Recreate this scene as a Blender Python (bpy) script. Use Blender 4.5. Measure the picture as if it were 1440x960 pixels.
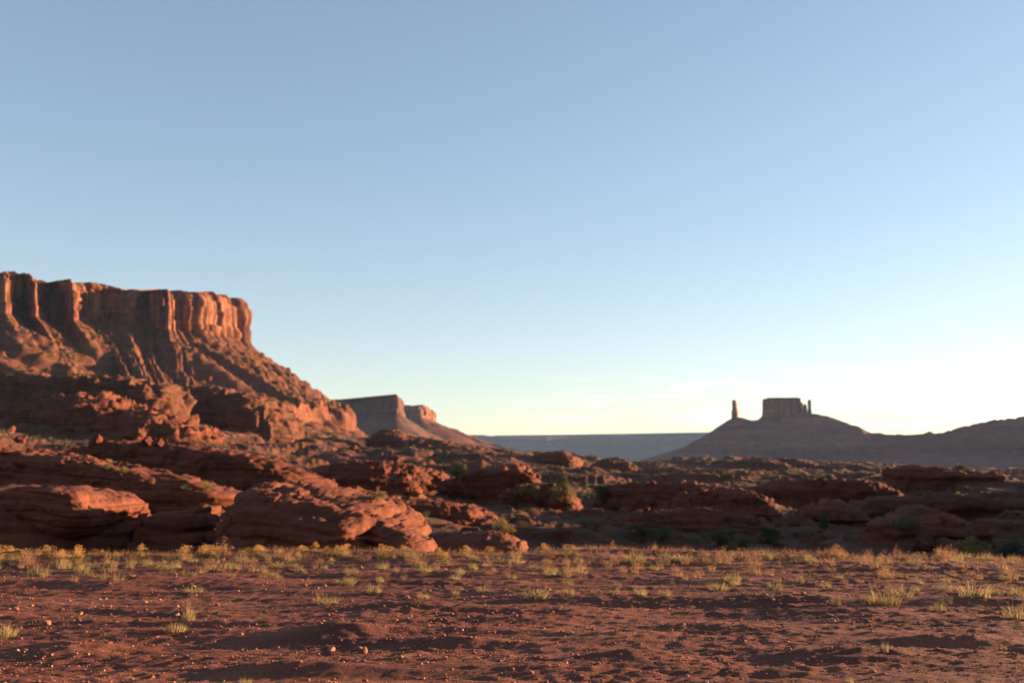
import bpy, math, random
import numpy as np

random.seed(7)
rng = np.random.default_rng(7)
for o in list(bpy.data.objects):
    bpy.data.objects.remove(o)
scene = bpy.context.scene
COL = scene.collection

# ------------------------------------------------------------------ camera
F = 1400.0            # focal length in photo pixels (35 mm lens, 1440 px wide)
CAM_Z = 1.6
PITCH = math.atan(170.0 / F)
cam_data = bpy.data.cameras.new('camera')
cam_data.lens = 35.0
cam_data.sensor_width = 36.0
cam_data.clip_start = 0.1
cam_data.clip_end = 60000
cam_data.dof.use_dof = True
cam_data.dof.focus_distance = 7.6
cam_data.dof.aperture_fstop = 2.1
cam = bpy.data.objects.new('camera', cam_data)
cam.location = (0, 0, CAM_Z)
cam.rotation_euler = (math.pi / 2 + PITCH, 0, 0)
COL.objects.link(cam)
scene.camera = cam

# ------------------------------------------------------------------ sky, sun, exposure
SUN_AZ = math.radians(69)     # to the right of the view direction
SUN_EL = math.radians(6.4)
world = bpy.data.worlds.new('World')
scene.world = world
world.use_nodes = True
wn = world.node_tree.nodes
wl = world.node_tree.links
wn.clear()
w_out = wn.new('ShaderNodeOutputWorld')
w_bg = wn.new('ShaderNodeBackground')
w_bg.inputs['Strength'].default_value = 0.069
sky = wn.new('ShaderNodeTexSky')
sky.sky_type = 'NISHITA'
sky.sun_disc = False
sky.sun_elevation = SUN_EL
sky.sun_rotation = SUN_AZ
sky.altitude = 1300
sky.air_density = 1.0
sky.dust_density = 0.7
sky.ozone_density = 1.2
# thin cirrus wisps low over the horizon, part of the sky itself
tc = wn.new('ShaderNodeTexCoord')
mp = wn.new('ShaderNodeMapping')
mp.inputs['Scale'].default_value = (8.0, 8.0, 110.0)
mp.inputs['Rotation'].default_value = (0.0, 0.05, 0.0)
wl.new(tc.outputs['Generated'], mp.inputs['Vector'])
nz = wn.new('ShaderNodeTexNoise')
nz.inputs['Scale'].default_value = 1.3
nz.inputs['Detail'].default_value = 5
nz.inputs['Roughness'].default_value = 0.55
wl.new(mp.outputs['Vector'], nz.inputs['Vector'])
cr = wn.new('ShaderNodeMapRange')
cr.inputs['From Min'].default_value = 0.53
cr.inputs['From Max'].default_value = 0.72
wl.new(nz.outputs['Fac'], cr.inputs['Value'])
sep = wn.new('ShaderNodeSeparateXYZ')
wl.new(tc.outputs['Generated'], sep.inputs['Vector'])
band = wn.new('ShaderNodeFloatCurve')
cv = band.mapping.curves[0]
cv.points[0].location = (0.0, 0.0)
cv.points[1].location = (1.0, 0.0)
for p in ((0.015, 0.9), (0.06, 0.85), (0.085, 0.25), (0.11, 0.0)):
    cv.points.new(*p)
band.mapping.update()
wl.new(sep.outputs['Z'], band.inputs['Value'])
mul = wn.new('ShaderNodeMath')
mul.operation = 'MULTIPLY'
wl.new(cr.outputs['Result'], mul.inputs[0])
wl.new(band.outputs['Value'], mul.inputs[1])
mul2 = wn.new('ShaderNodeMath')
mul2.operation = 'MULTIPLY'
mul2.inputs[1].default_value = 0.20
xr = wn.new('ShaderNodeMapRange')
xr.inputs['From Min'].default_value = -0.02
xr.inputs['From Max'].default_value = 0.22
wl.new(sep.outputs['X'], xr.inputs['Value'])
mul3 = wn.new('ShaderNodeMath')
mul3.operation = 'MULTIPLY'
wl.new(mul.outputs[0], mul3.inputs[0])
wl.new(xr.outputs['Result'], mul3.inputs[1])
wl.new(mul3.outputs[0], mul2.inputs[0])
wmix = wn.new('ShaderNodeMixRGB')
wmix.blend_type = 'MIX'
wmix.inputs['Color2'].default_value = (15.0, 13.0, 11.2, 1)
wl.new(mul2.outputs[0], wmix.inputs['Fac'])
# a camera's soft shoulder keeps the bright side of the sky from burning out
w_gam = wn.new('ShaderNodeGamma')
w_gam.inputs['Gamma'].default_value = 0.76
wl.new(sky.outputs['Color'], w_gam.inputs['Color'])
w_bal = wn.new('ShaderNodeMixRGB')       # white balance
w_bal.blend_type = 'MULTIPLY'
w_bal.inputs['Fac'].default_value = 1.0
w_bal.inputs['Color2'].default_value = (0.975, 0.966, 1.02, 1)
wl.new(w_gam.outputs['Color'], w_bal.inputs['Color1'])
wl.new(w_bal.outputs['Color'], wmix.inputs['Color1'])
wl.new(wmix.outputs['Color'], w_bg.inputs['Color'])
wl.new(w_bg.outputs['Background'], w_out.inputs['Surface'])

sun_data = bpy.data.lights.new('sun', 'SUN')
sun_data.energy = 5.0
sun_data.angle = math.radians(0.6)
sun_data.color = (1.0, 0.63, 0.35)
sun = bpy.data.objects.new('sun', sun_data)
sun.rotation_euler = (math.pi / 2 - SUN_EL, 0, -SUN_AZ + math.pi)
COL.objects.link(sun)

scene.view_settings.view_transform = 'Standard'
scene.view_settings.look = 'None'
scene.view_settings.exposure = 2.4
scene.view_settings.gamma = 1.0
scene.view_settings.use_curve_mapping = False
scene.cycles.use_denoising = True
scene.cycles.max_bounces = 6
scene.cycles.volume_bounces = 1
scene.cycles.transparent_max_bounces = 8

# ------------------------------------------------------------------ helpers
CP, SP = math.cos(PITCH), math.sin(PITCH)


def at(x, y, Y):
    """World point seen at photo pixel (x, y) at distance Y along the view's ground direction."""
    a = (x - 720.0) / F
    b = (480.0 - y) / F
    dy = CP - b * SP
    dz = SP + b * CP
    k = Y / dy
    return np.array([a * k, Y, CAM_Z + dz * k])


def _hash(ix, iy, iz, seed):
    h = (ix.astype(np.int64) * 374761393 + iy.astype(np.int64) * 668265263 + iz.astype(np.int64) * 2147483647 + seed * 1274126177) & 0xFFFFFFFF
    h = ((h ^ (h >> 13)) * 1274126177) & 0xFFFFFFFF
    h = ((h ^ (h >> 16)) * 2246822519) & 0xFFFFFFFF
    return ((h ^ (h >> 15)) & 0xFFFFFF) / float(0x7FFFFF) - 1.0


def noise2(x, y, seed=0):
    x = np.asarray(x, float); y = np.asarray(y, float)
    x, y = np.broadcast_arrays(x, y)
    ix = np.floor(x); iy = np.floor(y)
    fx = x - ix; fy = y - iy
    ux = fx * fx * fx * (fx * (fx * 6 - 15) + 10); uy = fy * fy * fy * (fy * (fy * 6 - 15) + 10)
    ix = ix.astype(np.int64); iy = iy.astype(np.int64); z = np.zeros(1, np.int64)
    # gradient noise: two hashes per corner give a random slope
    out = 0
    for cx in (0, 1):
        for cy in (0, 1):
            gx = _hash(ix + cx, iy + cy, z, seed)
            gy = _hash(ix + cx, iy + cy, z + 5, seed)
            w = (ux if cx else 1 - ux) * (uy if cy else 1 - uy)
            out = out + w * (gx * (fx - cx) + gy * (fy - cy))
    return out * 1.7


def noise3(x, y, zc, seed=0):
    x, y, zc = np.broadcast_arrays(np.asarray(x, float), np.asarray(y, float), np.asarray(zc, float))
    ix = np.floor(x); iy = np.floor(y); iz = np.floor(zc)
    fx = x - ix; fy = y - iy; fz = zc - iz
    ux = fx * fx * (3 - 2 * fx); uy = fy * fy * (3 - 2 * fy); uz = fz * fz * (3 - 2 * fz)
    ix = ix.astype(np.int64); iy = iy.astype(np.int64); iz = iz.astype(np.int64)
    out = 0
    for cx in (0, 1):
        for cy in (0, 1):
            for cz in (0, 1):
                w = (ux if cx else 1 - ux) * (uy if cy else 1 - uy) * (uz if cz else 1 - uz)
                out = out + w * _hash(ix + cx, iy + cy, iz + cz, seed)
    return out


def fbm2(x, y, oct=4, seed=0, gain=0.5):
    s = 0; a = 1.0
    for k in range(oct):
        s = s + a * noise2(x * 2 ** k + 13.7 * k, y * 2 ** k - 7.3 * k, seed + k)
        a *= gain
    return s


def fbm3(x, y, z, oct=4, seed=0, gain=0.5):
    s = 0; a = 1.0
    for k in range(oct):
        s = s + a * noise3(x * 2 ** k + 13.7 * k, y * 2 ** k - 7.3 * k, z * 2 ** k + 3.1 * k, seed + k)
        a *= gain
    return s


def sstep(a, b, x):
    t = np.clip((x - a) / (b - a), 0, 1)
    return t * t * (3 - 2 * t)


def tag(o, label=None, cat=None, group=None, kind=None):
    if label: o['label'] = label
    if cat: o['category'] = cat
    if group: o['group'] = group
    if kind: o['kind'] = kind
    return o


def empty(name, loc, label, cat, group=None):
    e = bpy.data.objects.new(name, None)
    e.location = [float(c) for c in loc]
    e.empty_display_size = 0.2
    COL.objects.link(e)
    return tag(e, label, cat, group)


def mesh_obj(name, verts, faces, mat, parent=None, loc=None, smooth=True, colors=None):
    """verts: N x 3 world coordinates; faces: N x k array or list of such arrays; verts are stored relative to loc (or the parent's place)."""
    verts = np.asarray(verts, float).reshape(-1, 3)
    if parent is not None:
        base = np.array(parent.location)
    elif loc is not None:
        base = np.asarray(loc, float)
    else:
        base = np.zeros(3)
    me = bpy.data.meshes.new(name)
    fl = faces if isinstance(faces, list) else [faces]
    fl = [np.asarray(f, np.int32) for f in fl if len(f)]
    nl = sum(f.size for f in fl)
    nf = sum(len(f) for f in fl)
    me.vertices.add(len(verts))
    me.loops.add(nl)
    me.polygons.add(nf)
    me.vertices.foreach_set('co', (verts - base).astype(np.float32).ravel())
    me.loops.foreach_set('vertex_index', np.concatenate([f.ravel() for f in fl]))
    tot = np.concatenate([np.full(len(f), f.shape[1], np.int32) for f in fl])
    st = np.concatenate([[0], np.cumsum(tot)[:-1]]).astype(np.int32)
    me.polygons.foreach_set('loop_start', st)
    me.polygons.foreach_set('loop_total', tot)
    me.polygons.foreach_set('use_smooth', np.full(nf, smooth))
    me.update(calc_edges=True)
    me.validate()
    if mat is not None:
        for m in (mat if isinstance(mat, list) else [mat]):
            me.materials.append(m)
    o = bpy.data.objects.new(name, me)
    COL.objects.link(o)
    if parent is not None:
        o.parent = parent
    else:
        o.location = base
    return o


def grid_faces(nv, nu, wrap=False, flip=False):
    idx = np.arange(nv * nu).reshape(nv, nu)
    if wrap:
        idx = np.concatenate([idx, idx[:, :1]], 1)
    a = idx[:-1, :-1].ravel(); b = idx[:-1, 1:].ravel(); c = idx[1:, 1:].ravel(); d = idx[1:, :-1].ravel()
    f = np.stack([a, b, c, d], 1)
    return f[:, ::-1] if flip else f


def copy_tree(o, parent=None):
    c = o.copy()
    COL.objects.link(c)
    if parent is not None:
        c.parent = parent
    for ch in list(o.children):
        copy_tree(ch, c)
    return c


# ------------------------------------------------------------------ materials
def new_mat(name):
    m = bpy.data.materials.new(name)
    m.use_nodes = True
    nt = m.node_tree
    b = nt.nodes['Principled BSDF']
    b.inputs['Roughness'].default_value = 0.95
    b.inputs['Specular IOR Level'].default_value = 0.12
    return m, nt, b


def N(nt, t, **kw):
    n = nt.nodes.new(t)
    for k, v in kw.items():
        setattr(n, k, v)
    return n


def pos_noise(nt, scale, detail=5, rough=0.55, stretch=(1, 1, 1), dist=0.0):
    g = N(nt, 'ShaderNodeNewGeometry')
    m = N(nt, 'ShaderNodeMapping')
    m.inputs['Scale'].default_value = stretch
    nt.links.new(g.outputs['Position'], m.inputs['Vector'])
    n = N(nt, 'ShaderNodeTexNoise')
    n.inputs['Scale'].default_value = scale
    n.inputs['Detail'].default_value = detail
    n.inputs['Roughness'].default_value = rough
    n.inputs['Distortion'].default_value = dist
    nt.links.new(m.outputs['Vector'], n.inputs['Vector'])
    return n


def ramp(nt, src, stops):
    r = N(nt, 'ShaderNodeValToRGB')
    el = r.color_ramp.elements
    el[0].position, el[0].color = stops[0][0], (*stops[0][1], 1)
    el[1].position, el[1].color = stops[-1][0], (*stops[-1][1], 1)
    for p, c in stops[1:-1]:
        e = el.new(p)
        e.color = (*c, 1)
    nt.links.new(src, r.inputs['Fac'])
    return r


def mixc(nt, fac, a, b, mode='MIX'):
    m = N(nt, 'ShaderNodeMixRGB', blend_type=mode)
    for s, v in (('Fac', fac), ('Color1', a), ('Color2', b)):
        if isinstance(v, (int, float)):
            m.inputs[s].default_value = v
        elif isinstance(v, tuple):
            m.inputs[s].default_value = (*v, 1)
        else:
            nt.links.new(v, m.inputs[s])
    return m.outputs['Color']


def bump(nt, b, src, strength, dist):
    n = N(nt, 'ShaderNodeBump')
    n.inputs['Strength'].default_value = strength
    n.inputs['Distance'].default_value = dist
    nt.links.new(src, n.inputs['Height'])
    nt.links.new(n.outputs['Normal'], b.inputs['Normal'])
    return n


ALB = 0.45


def rock_mat(name, dark, mid, light, unit, scrub=None, scrub_amt=0.0, streak=0.0, bumps=0.5, layers=0.55):
    """Layered sandstone: bands by height, mottling, optional dark varnish streaks and a speckle of scrub; unit = size of a feature in metres."""
    m, nt, b = new_mat(name)
    dark, mid, light = [tuple(ALB * q for q in c) for c in (dark, mid, light)]
    if scrub: scrub = tuple(ALB * q for q in scrub)
    bands = pos_noise(nt, 1.0, 4, 0.6, (0.04 / unit, 0.04 / unit, 0.55 / unit), 0.3)
    mott = pos_noise(nt, 0.5 / unit, 6, 0.6)
    c1 = ramp(nt, bands.outputs['Fac'], [(0.3, dark), (0.5, mid), (0.7, light)]).outputs['Color']
    mr = ramp(nt, mott.outputs['Fac'], [(0.3, (0.68, 0.66, 0.64)), (0.5, (1, 1, 1)), (0.72, (1.22, 1.2, 1.18))]).outputs['Color']
    c = mixc(nt, 1.0, c1, mr, 'MULTIPLY')
    if streak:
        st = pos_noise(nt, 1.0, 5, 0.6, (0.5 / unit, 0.5 / unit, 0.05 / unit))
        sr = ramp(nt, st.outputs['Fac'], [(0.42, (1, 1, 1)), (0.62, (1 - streak, 1 - streak, 1 - streak * 0.9))]).outputs['Color']
        c = mixc(nt, 1.0, c, sr, 'MULTIPLY')
    if scrub:
        sn = pos_noise(nt, 1.6 / unit, 4, 0.7)
        sm = N(nt, 'ShaderNodeMapRange')
        sm.inputs['From Min'].default_value = 0.50
        sm.inputs['From Max'].default_value = 0.62
        sm.inputs['To Max'].default_value = scrub_amt
        nt.links.new(sn.outputs['Fac'], sm.inputs['Value'])
        c = mixc(nt, sm.outputs['Result'], c, scrub)
    nt.links.new(c, b.inputs['Base Color'])
    fine = pos_noise(nt, 1.4 / unit, 8, 0.65, (1, 1, 2.2))
    thin = pos_noise(nt, 1.0, 4, 0.6, (0.35 / unit, 0.35 / unit, 6.0 / unit), 0.2)
    hsum = N(nt, 'ShaderNodeMath', operation='MULTIPLY_ADD')
    nt.links.new(thin.outputs['Fac'], hsum.inputs[0])
    hsum.inputs[1].default_value = layers
    nt.links.new(fine.outputs['Fac'], hsum.inputs[2])
    bump(nt, b, hsum.outputs[0], bumps, 0.4 * unit)
    return m


M = {}
M['near_rock'] = rock_mat('near_rock', (0.18, 0.059, 0.036), (0.255, 0.086, 0.052), (0.33, 0.122, 0.075), 0.35, bumps=0.6)
M['mid_rock'] = rock_mat('mid_rock', (0.155, 0.05, 0.03), (0.235, 0.078, 0.047), (0.315, 0.115, 0.07), 1.0, bumps=0.6)
M['hill'] = rock_mat('hill', (0.17, 0.058, 0.036), (0.235, 0.085, 0.05), (0.29, 0.115, 0.07), 1.6, (0.105, 0.088, 0.048), 0.9, bumps=0.7)
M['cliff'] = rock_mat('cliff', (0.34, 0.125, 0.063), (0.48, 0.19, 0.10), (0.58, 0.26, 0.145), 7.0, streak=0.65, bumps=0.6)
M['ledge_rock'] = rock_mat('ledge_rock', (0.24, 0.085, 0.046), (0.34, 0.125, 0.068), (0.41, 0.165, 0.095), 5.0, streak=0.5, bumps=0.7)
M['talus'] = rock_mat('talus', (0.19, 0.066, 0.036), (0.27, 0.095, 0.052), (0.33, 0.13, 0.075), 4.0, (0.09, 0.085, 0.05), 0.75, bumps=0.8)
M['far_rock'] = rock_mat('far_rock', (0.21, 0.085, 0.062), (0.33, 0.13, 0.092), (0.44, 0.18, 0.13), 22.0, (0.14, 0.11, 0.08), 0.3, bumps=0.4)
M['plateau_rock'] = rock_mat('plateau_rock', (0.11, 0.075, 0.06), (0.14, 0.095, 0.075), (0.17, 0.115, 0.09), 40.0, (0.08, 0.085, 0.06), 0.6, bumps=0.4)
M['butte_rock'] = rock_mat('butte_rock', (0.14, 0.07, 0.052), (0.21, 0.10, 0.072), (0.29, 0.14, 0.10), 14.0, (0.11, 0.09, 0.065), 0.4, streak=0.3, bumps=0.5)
M['valley'] = rock_mat('valley', (0.09, 0.06, 0.04), (0.11, 0.07, 0.045), (0.13, 0.085, 0.05), 30.0, (0.06, 0.065, 0.04), 0.8, bumps=0.3)


def dirt_mat():
    m, nt, b = new_mat('red_dirt')
    big = pos_noise(nt, 0.9, 6, 0.6, (0.6, 1.4, 1))
    c = ramp(nt, big.outputs['Fac'], [(0.3, (0.083, 0.031, 0.0225)), (0.5, (0.128, 0.046, 0.031)), (0.72, (0.19, 0.072, 0.045))]).outputs['Color']
    drift = pos_noise(nt, 0.55, 5, 0.62, (0.55, 1.5, 1), 0.6)
    dm = N(nt, 'ShaderNodeMapRange')
    dm.inputs['From Min'].default_value = 0.55
    dm.inputs['From Max'].default_value = 0.66
    dm.inputs['To Max'].default_value = 0.55
    nt.links.new(drift.outputs['Fac'], dm.inputs['Value'])
    c = mixc(nt, dm.outputs['Result'], c, (0.235, 0.098, 0.062))
    grit = pos_noise(nt, 55, 6, 0.75)
    gr = ramp(nt, grit.outputs['Fac'], [(0.3, (0.5, 0.48, 0.47)), (0.5, (1, 1, 1)), (0.7, (1.6, 1.55, 1.5))]).outputs['Color']
    c = mixc(nt, 1.0, c, gr, 'MULTIPLY')
    nt.links.new(c, b.inputs['Base Color'])
    fine = pos_noise(nt, 38, 8, 0.7)
    bump(nt, b, fine.outputs['Fac'], 0.6, 0.02)
    return m


M['dirt'] = dirt_mat()


def stone_mat(name, lo, hi):
    m, nt, b = new_mat(name)
    oi = N(nt, 'ShaderNodeObjectInfo')
    n = pos_noise(nt, 30, 4)
    c0 = ramp(nt, oi.outputs['Random'], [(0.0, lo), (1.0, hi)]).outputs['Color']
    nr = ramp(nt, n.outputs['Fac'], [(0.3, (0.75, 0.73, 0.7)), (0.7, (1.2, 1.18, 1.15))]).outputs['Color']
    nt.links.new(mixc(nt, 1.0, c0, nr, 'MULTIPLY'), b.inputs['Base Color'])
    bump(nt, b, n.outputs['Fac'], 0.4, 0.006)
    return m


M['stone'] = stone_mat('stone', (0.22, 0.095, 0.06), (0.38, 0.21, 0.135))


def gravel_mat():
    m, nt, b = new_mat('gravel')
    n = pos_noise(nt, 9.0, 2, 0.5)
    c = ramp(nt, n.outputs['Fac'], [(0.3, (0.16, 0.06, 0.038)), (0.55, (0.25, 0.10, 0.062)), (0.72, (0.36, 0.18, 0.115))]).outputs['Color']
    nt.links.new(c, b.inputs['Base Color'])
    return m


M['gravel'] = gravel_mat()


def leaf_mat(name, c_lo, c_hi, trans=0.35, nscale=6.0):
    m, nt, b = new_mat(name)
    n = pos_noise(nt, nscale, 3)
    oi = N(nt, 'ShaderNodeObjectInfo')
    add = N(nt, 'ShaderNodeMath', operation='MULTIPLY_ADD')
    nt.links.new(oi.outputs['Random'], add.inputs[0])
    add.inputs[1].default_value = 0.35
    sub = N(nt, 'ShaderNodeMath', operation='SUBTRACT')
    nt.links.new(n.outputs['Fac'], sub.inputs[0])
    sub.inputs[1].default_value = 0.17
    nt.links.new(sub.outputs[0], add.inputs[2])
    c = ramp(nt, add.outputs[0], [(0.3, c_lo), (0.7, c_hi)]).outputs['Color']
    nt.links.new(c, b.inputs['Base Color'])
    b.inputs['Roughness'].default_value = 0.8
    t = N(nt, 'ShaderNodeBsdfTranslucent')
    nt.links.new(c, t.inputs['Color'])
    mx = N(nt, 'ShaderNodeMixShader')
    mx.inputs['Fac'].default_value = trans
    nt.links.new(b.outputs['BSDF'], mx.inputs[1])
    nt.links.new(t.outputs['BSDF'], mx.inputs[2])
    nt.links.new(mx.outputs['Shader'], nt.nodes['Material Output'].inputs['Surface'])
    return m


M['green_blade'] = leaf_mat('green_blade', (0.165, 0.135, 0.06), (0.34, 0.275, 0.125), 0.4)
M['dry_blade'] = leaf_mat('dry_blade', (0.22, 0.125, 0.065), (0.36, 0.22, 0.115), 0.4)
M['pink_blade'] = leaf_mat('pink_blade', (0.21, 0.11, 0.07), (0.32, 0.18, 0.11), 0.4)
M['flower'] = leaf_mat('flower', (0.32, 0.175, 0.06), (0.45, 0.27, 0.10), 0.4, 14)
M['brush_leaf'] = leaf_mat('brush_leaf', (0.13, 0.105, 0.042), (0.22, 0.17, 0.07), 0.35)
M['sage_leaf'] = leaf_mat('sage_leaf', (0.06, 0.062, 0.038), (0.12, 0.112, 0.065), 0.3, 3)
M['juniper_leaf'] = leaf_mat('juniper_leaf', (0.035, 0.05, 0.022), (0.10, 0.105, 0.045), 0.25, 3)
M['scrub_leaf'] = leaf_mat('scrub_leaf', (0.06, 0.062, 0.032), (0.13, 0.115, 0.06), 0.2, 0.3)
M['wood'] = leaf_mat('wood', (0.10, 0.065, 0.045), (0.18, 0.12, 0.085), 0.0)

# ------------------------------------------------------------------ haze
hv = np.array([[x, y, z] for x in (-15000, 15000) for y in (-400, 16500) for z in (-60, 470)], float)
hf = np.array([[0, 1, 3, 2], [4, 6, 7, 5], [0, 4, 5, 1], [2, 3, 7, 6], [0, 2, 6, 4], [1, 5, 7, 3]])
hm = bpy.data.materials.new('haze_air')
hm.use_nodes = True
hm.node_tree.nodes.clear()
ho = hm.node_tree.nodes.new('ShaderNodeOutputMaterial')
hp = hm.node_tree.nodes.new('ShaderNodeVolumePrincipled')
hp.inputs['Color'].default_value = (0.38, 0.60, 1.0, 1)
hp.inputs['Density'].default_value = 1.25e-5
hp.inputs['Anisotropy'].default_value = 0.0
hm.node_tree.links.new(hp.outputs['Volume'], ho.inputs['Volume'])
tag(mesh_obj('haze', hv, hf, hm, smooth=False), kind='stuff')

# ------------------------------------------------------------------ foreground ground
EDGE_X = [-60, -9.5, -6, -3, 0, 3, 6, 9, 60]
EDGE_Y = [16.5, 17.9, 18.1, 18.6, 19.0, 18.9, 18.2, 16.9, 14.0]
MOUNDS = []
for (mx_, my_, mh, sx, sy) in [
        (480, 892, 0.085, 0.42, 0.26), (95, 912, 0.07, 0.35, 0.30), (700, 872, 0.06, 0.7, 0.22), (640, 905, 0.06, 0.5, 0.15),
        (905, 925, 0.07, 0.40, 0.22), (1010, 885, 0.05, 0.8, 0.25), (560, 858, 0.06, 0.5, 0.35), (240, 872, 0.04, 0.9, 0.2),
        (1130, 850, 0.06, 1.0, 0.3), (1330, 905, 0.06, 0.7, 0.22), (1210, 925, 0.07, 0.6, 0.25), (780, 945, 0.05, 0.5, 0.18),
        (820, 840, 0.05, 1.0, 0.3), (420, 945, 0.05, 0.5, 0.15), (1400, 850, 0.05, 1.2, 0.3)]:
    p_ = at(mx_, my_, 1.0)
    k_ = CAM_Z / (CAM_Z - p_[2])
    MOUNDS.append((p_[0] * k_, k_, mh, sx, sy))


def edge_y(X):
    return np.interp(X, EDGE_X, EDGE_Y) + 0.5 * fbm2(X * 0.35, X * 0 + 3.3, 4, 91)


def ground_z(X, Y):
    z = 0.06 * fbm2(X * 0.16, Y * 0.55, 2, 11) + 0.034 * fbm2(X * 0.45 + 0.2 * Y, Y * 1.3, 2, 23)
    z = z + 0.024 * fbm2(X * 0.42 + 0.15 * Y, Y * 2.4, 3, 31)
    cl = noise2(X * 0.5 + 40, Y * 0.9, 47)
    z = z + (0.011 + 0.010 * cl) * fbm2(X * 5.5, Y * 8.0, 3, 53)
    z = z + (0.011 + 0.011 * cl) * np.abs(fbm2(X * 13, Y * 15, 2, 61)) + 0.006 * fbm2(X * 17, Y * 19, 1, 67)
    for (mx_, my_, mh, sx, sy) in MOUNDS:
        z = z + mh * np.exp(-((X - mx_) / sx) ** 2 - ((Y - my_) / sy) ** 2)
    ey = edge_y(X)
    d = Y - ey
    z = z - 3.6 * sstep(-0.1, 4.0, d) - 0.9 * sstep(-0.2, 0.8, d) - 3.0 * sstep(3, 14, d)
    far = np.abs(X) / 60.0
    return z - 2.0 * sstep(0.7, 1.6, far)


def spaced(parts):
    out = []
    for a, b, d in parts:
        out.append(np.arange(a, b, d))
    return np.concatenate(out + [[parts[-1][1]]])


gx = spaced([(-110, -30, 3.0), (-30, -13, 0.4), (-13, 13, 0.034), (13, 30, 0.4), (30, 110, 3.0)])
gy = spaced([(-70, -8, 3.0), (-8, 4.5, 0.25), (4.5, 11.5, 0.028), (11.5, 20.5, 0.042), (20.5, 36, 0.4)])
GX, GY = np.meshgrid(gx, gy)
GZ = ground_z(GX, GY)
ground = mesh_obj('ground', np.stack([GX, GY, GZ], -1), grid_faces(len(gy), len(gx)), M['dirt'])
tag(ground, kind='structure')

# ------------------------------------------------------------------ valley floor and rocky hillside
VALLEY_Z = -14.0
vr = np.concatenate([[1.0, 200], np.geomspace(400, 30000, 26)])
va = np.linspace(0, 2 * math.pi, 97)[:-1]
VR, VA = np.meshgrid(vr, va, indexing='ij')
VZ = VALLEY_Z - 6.0 + 4.0 * fbm2(VR * np.cos(VA) / 900, VR * np.sin(VA) / 900, 3, 5)
tag(mesh_obj('valley_floor', np.stack([VR * np.sin(VA), VR * np.cos(VA), VZ], -1), grid_faces(len(vr), len(va), True, True), M['valley']), kind='structure')

# rows: distance; columns: photo x; value: photo y where the bare slope lies at that distance (before relief)
TX = [-1400, -500, 0, 120, 250, 400, 530, 640, 780, 900, 1000, 1100, 1200, 1300, 1440, 1900, 2800, 5200]  # columns right of the view: unseen hill added to cast shade over the gully
TY = [
    (21,   [840] * 18),
    (26,   [862, 862, 862, 862, 862, 862, 862, 862, 862, 862, 862, 862, 862, 862, 862, 850, 840, 840]),
    (36,   [790, 790, 800, 812, 815, 812, 805, 800, 800, 800, 800, 802, 802, 805, 805, 740, 660, 640]),
    (50,   [740, 740, 748, 752, 755, 755, 757, 765, 770, 772, 772, 773, 773, 773, 770, 640, 540, 530]),
    (75,   [705, 705, 715, 720, 725, 730, 735, 742, 748, 752, 752, 752, 752, 750, 745, 560, 525, 530]),
    (115,  [678, 678, 690, 697, 702, 708, 714, 720, 728, 733, 732, 731, 730, 726, 716, 585, 560, 560]),
    (180,  [660, 660, 668, 675, 685, 692, 698, 702, 707, 712, 708, 708, 706, 700, 690, 612, 596, 590]),
    (280,  [640, 640, 645, 650, 662, 675, 682, 684, 688, 692, 688, 688, 690, 688, 682, 640, 616, 610]),
    (420,  [615, 615, 618, 626, 642, 658, 668, 669, 673, 676, 672, 675, 680, 682, 678, 668, 655, 650]),
    (620,  [590, 590, 594, 600, 612, 637, 650, 652, 662, 670, 670, 668, 672, 676, 674, 668, 662, 660]),
    (900,  [560, 560, 566, 570, 584, 614, 634, 641, 648, 659, 659, 656, 664, 668, 668, 665, 664, 664]),
    (1250, [545, 545, 548, 553, 566, 600, 622, 634, 642, 655, 655, 655, 662, 666, 666, 664, 664, 664]),
    (1700, [560, 560, 565, 572, 586, 610, 632, 642, 650, 660, 660, 660, 664, 666, 666, 664, 664, 664]),
    (2600, [600, 600, 610, 620, 630, 640, 648, 656, 662, 664, 664, 664, 664, 664, 664, 664, 664, 664]),
    (4000, [664] * 18),
]


def z_from(y, Y):
    b = (480.0 - y) / F
    return CAM_Z + Y * (SP + b * CP) / (CP - b * SP)


T_LOG = np.log([r[0] for r in TY])
T_Z = np.array([z_from(np.array(r[1], float), r[0]) for r in TY])     # rows x columns of world heights
T_A = (np.array(TX, float) - 720) / F / CP                             # columns as X / Y


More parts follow.
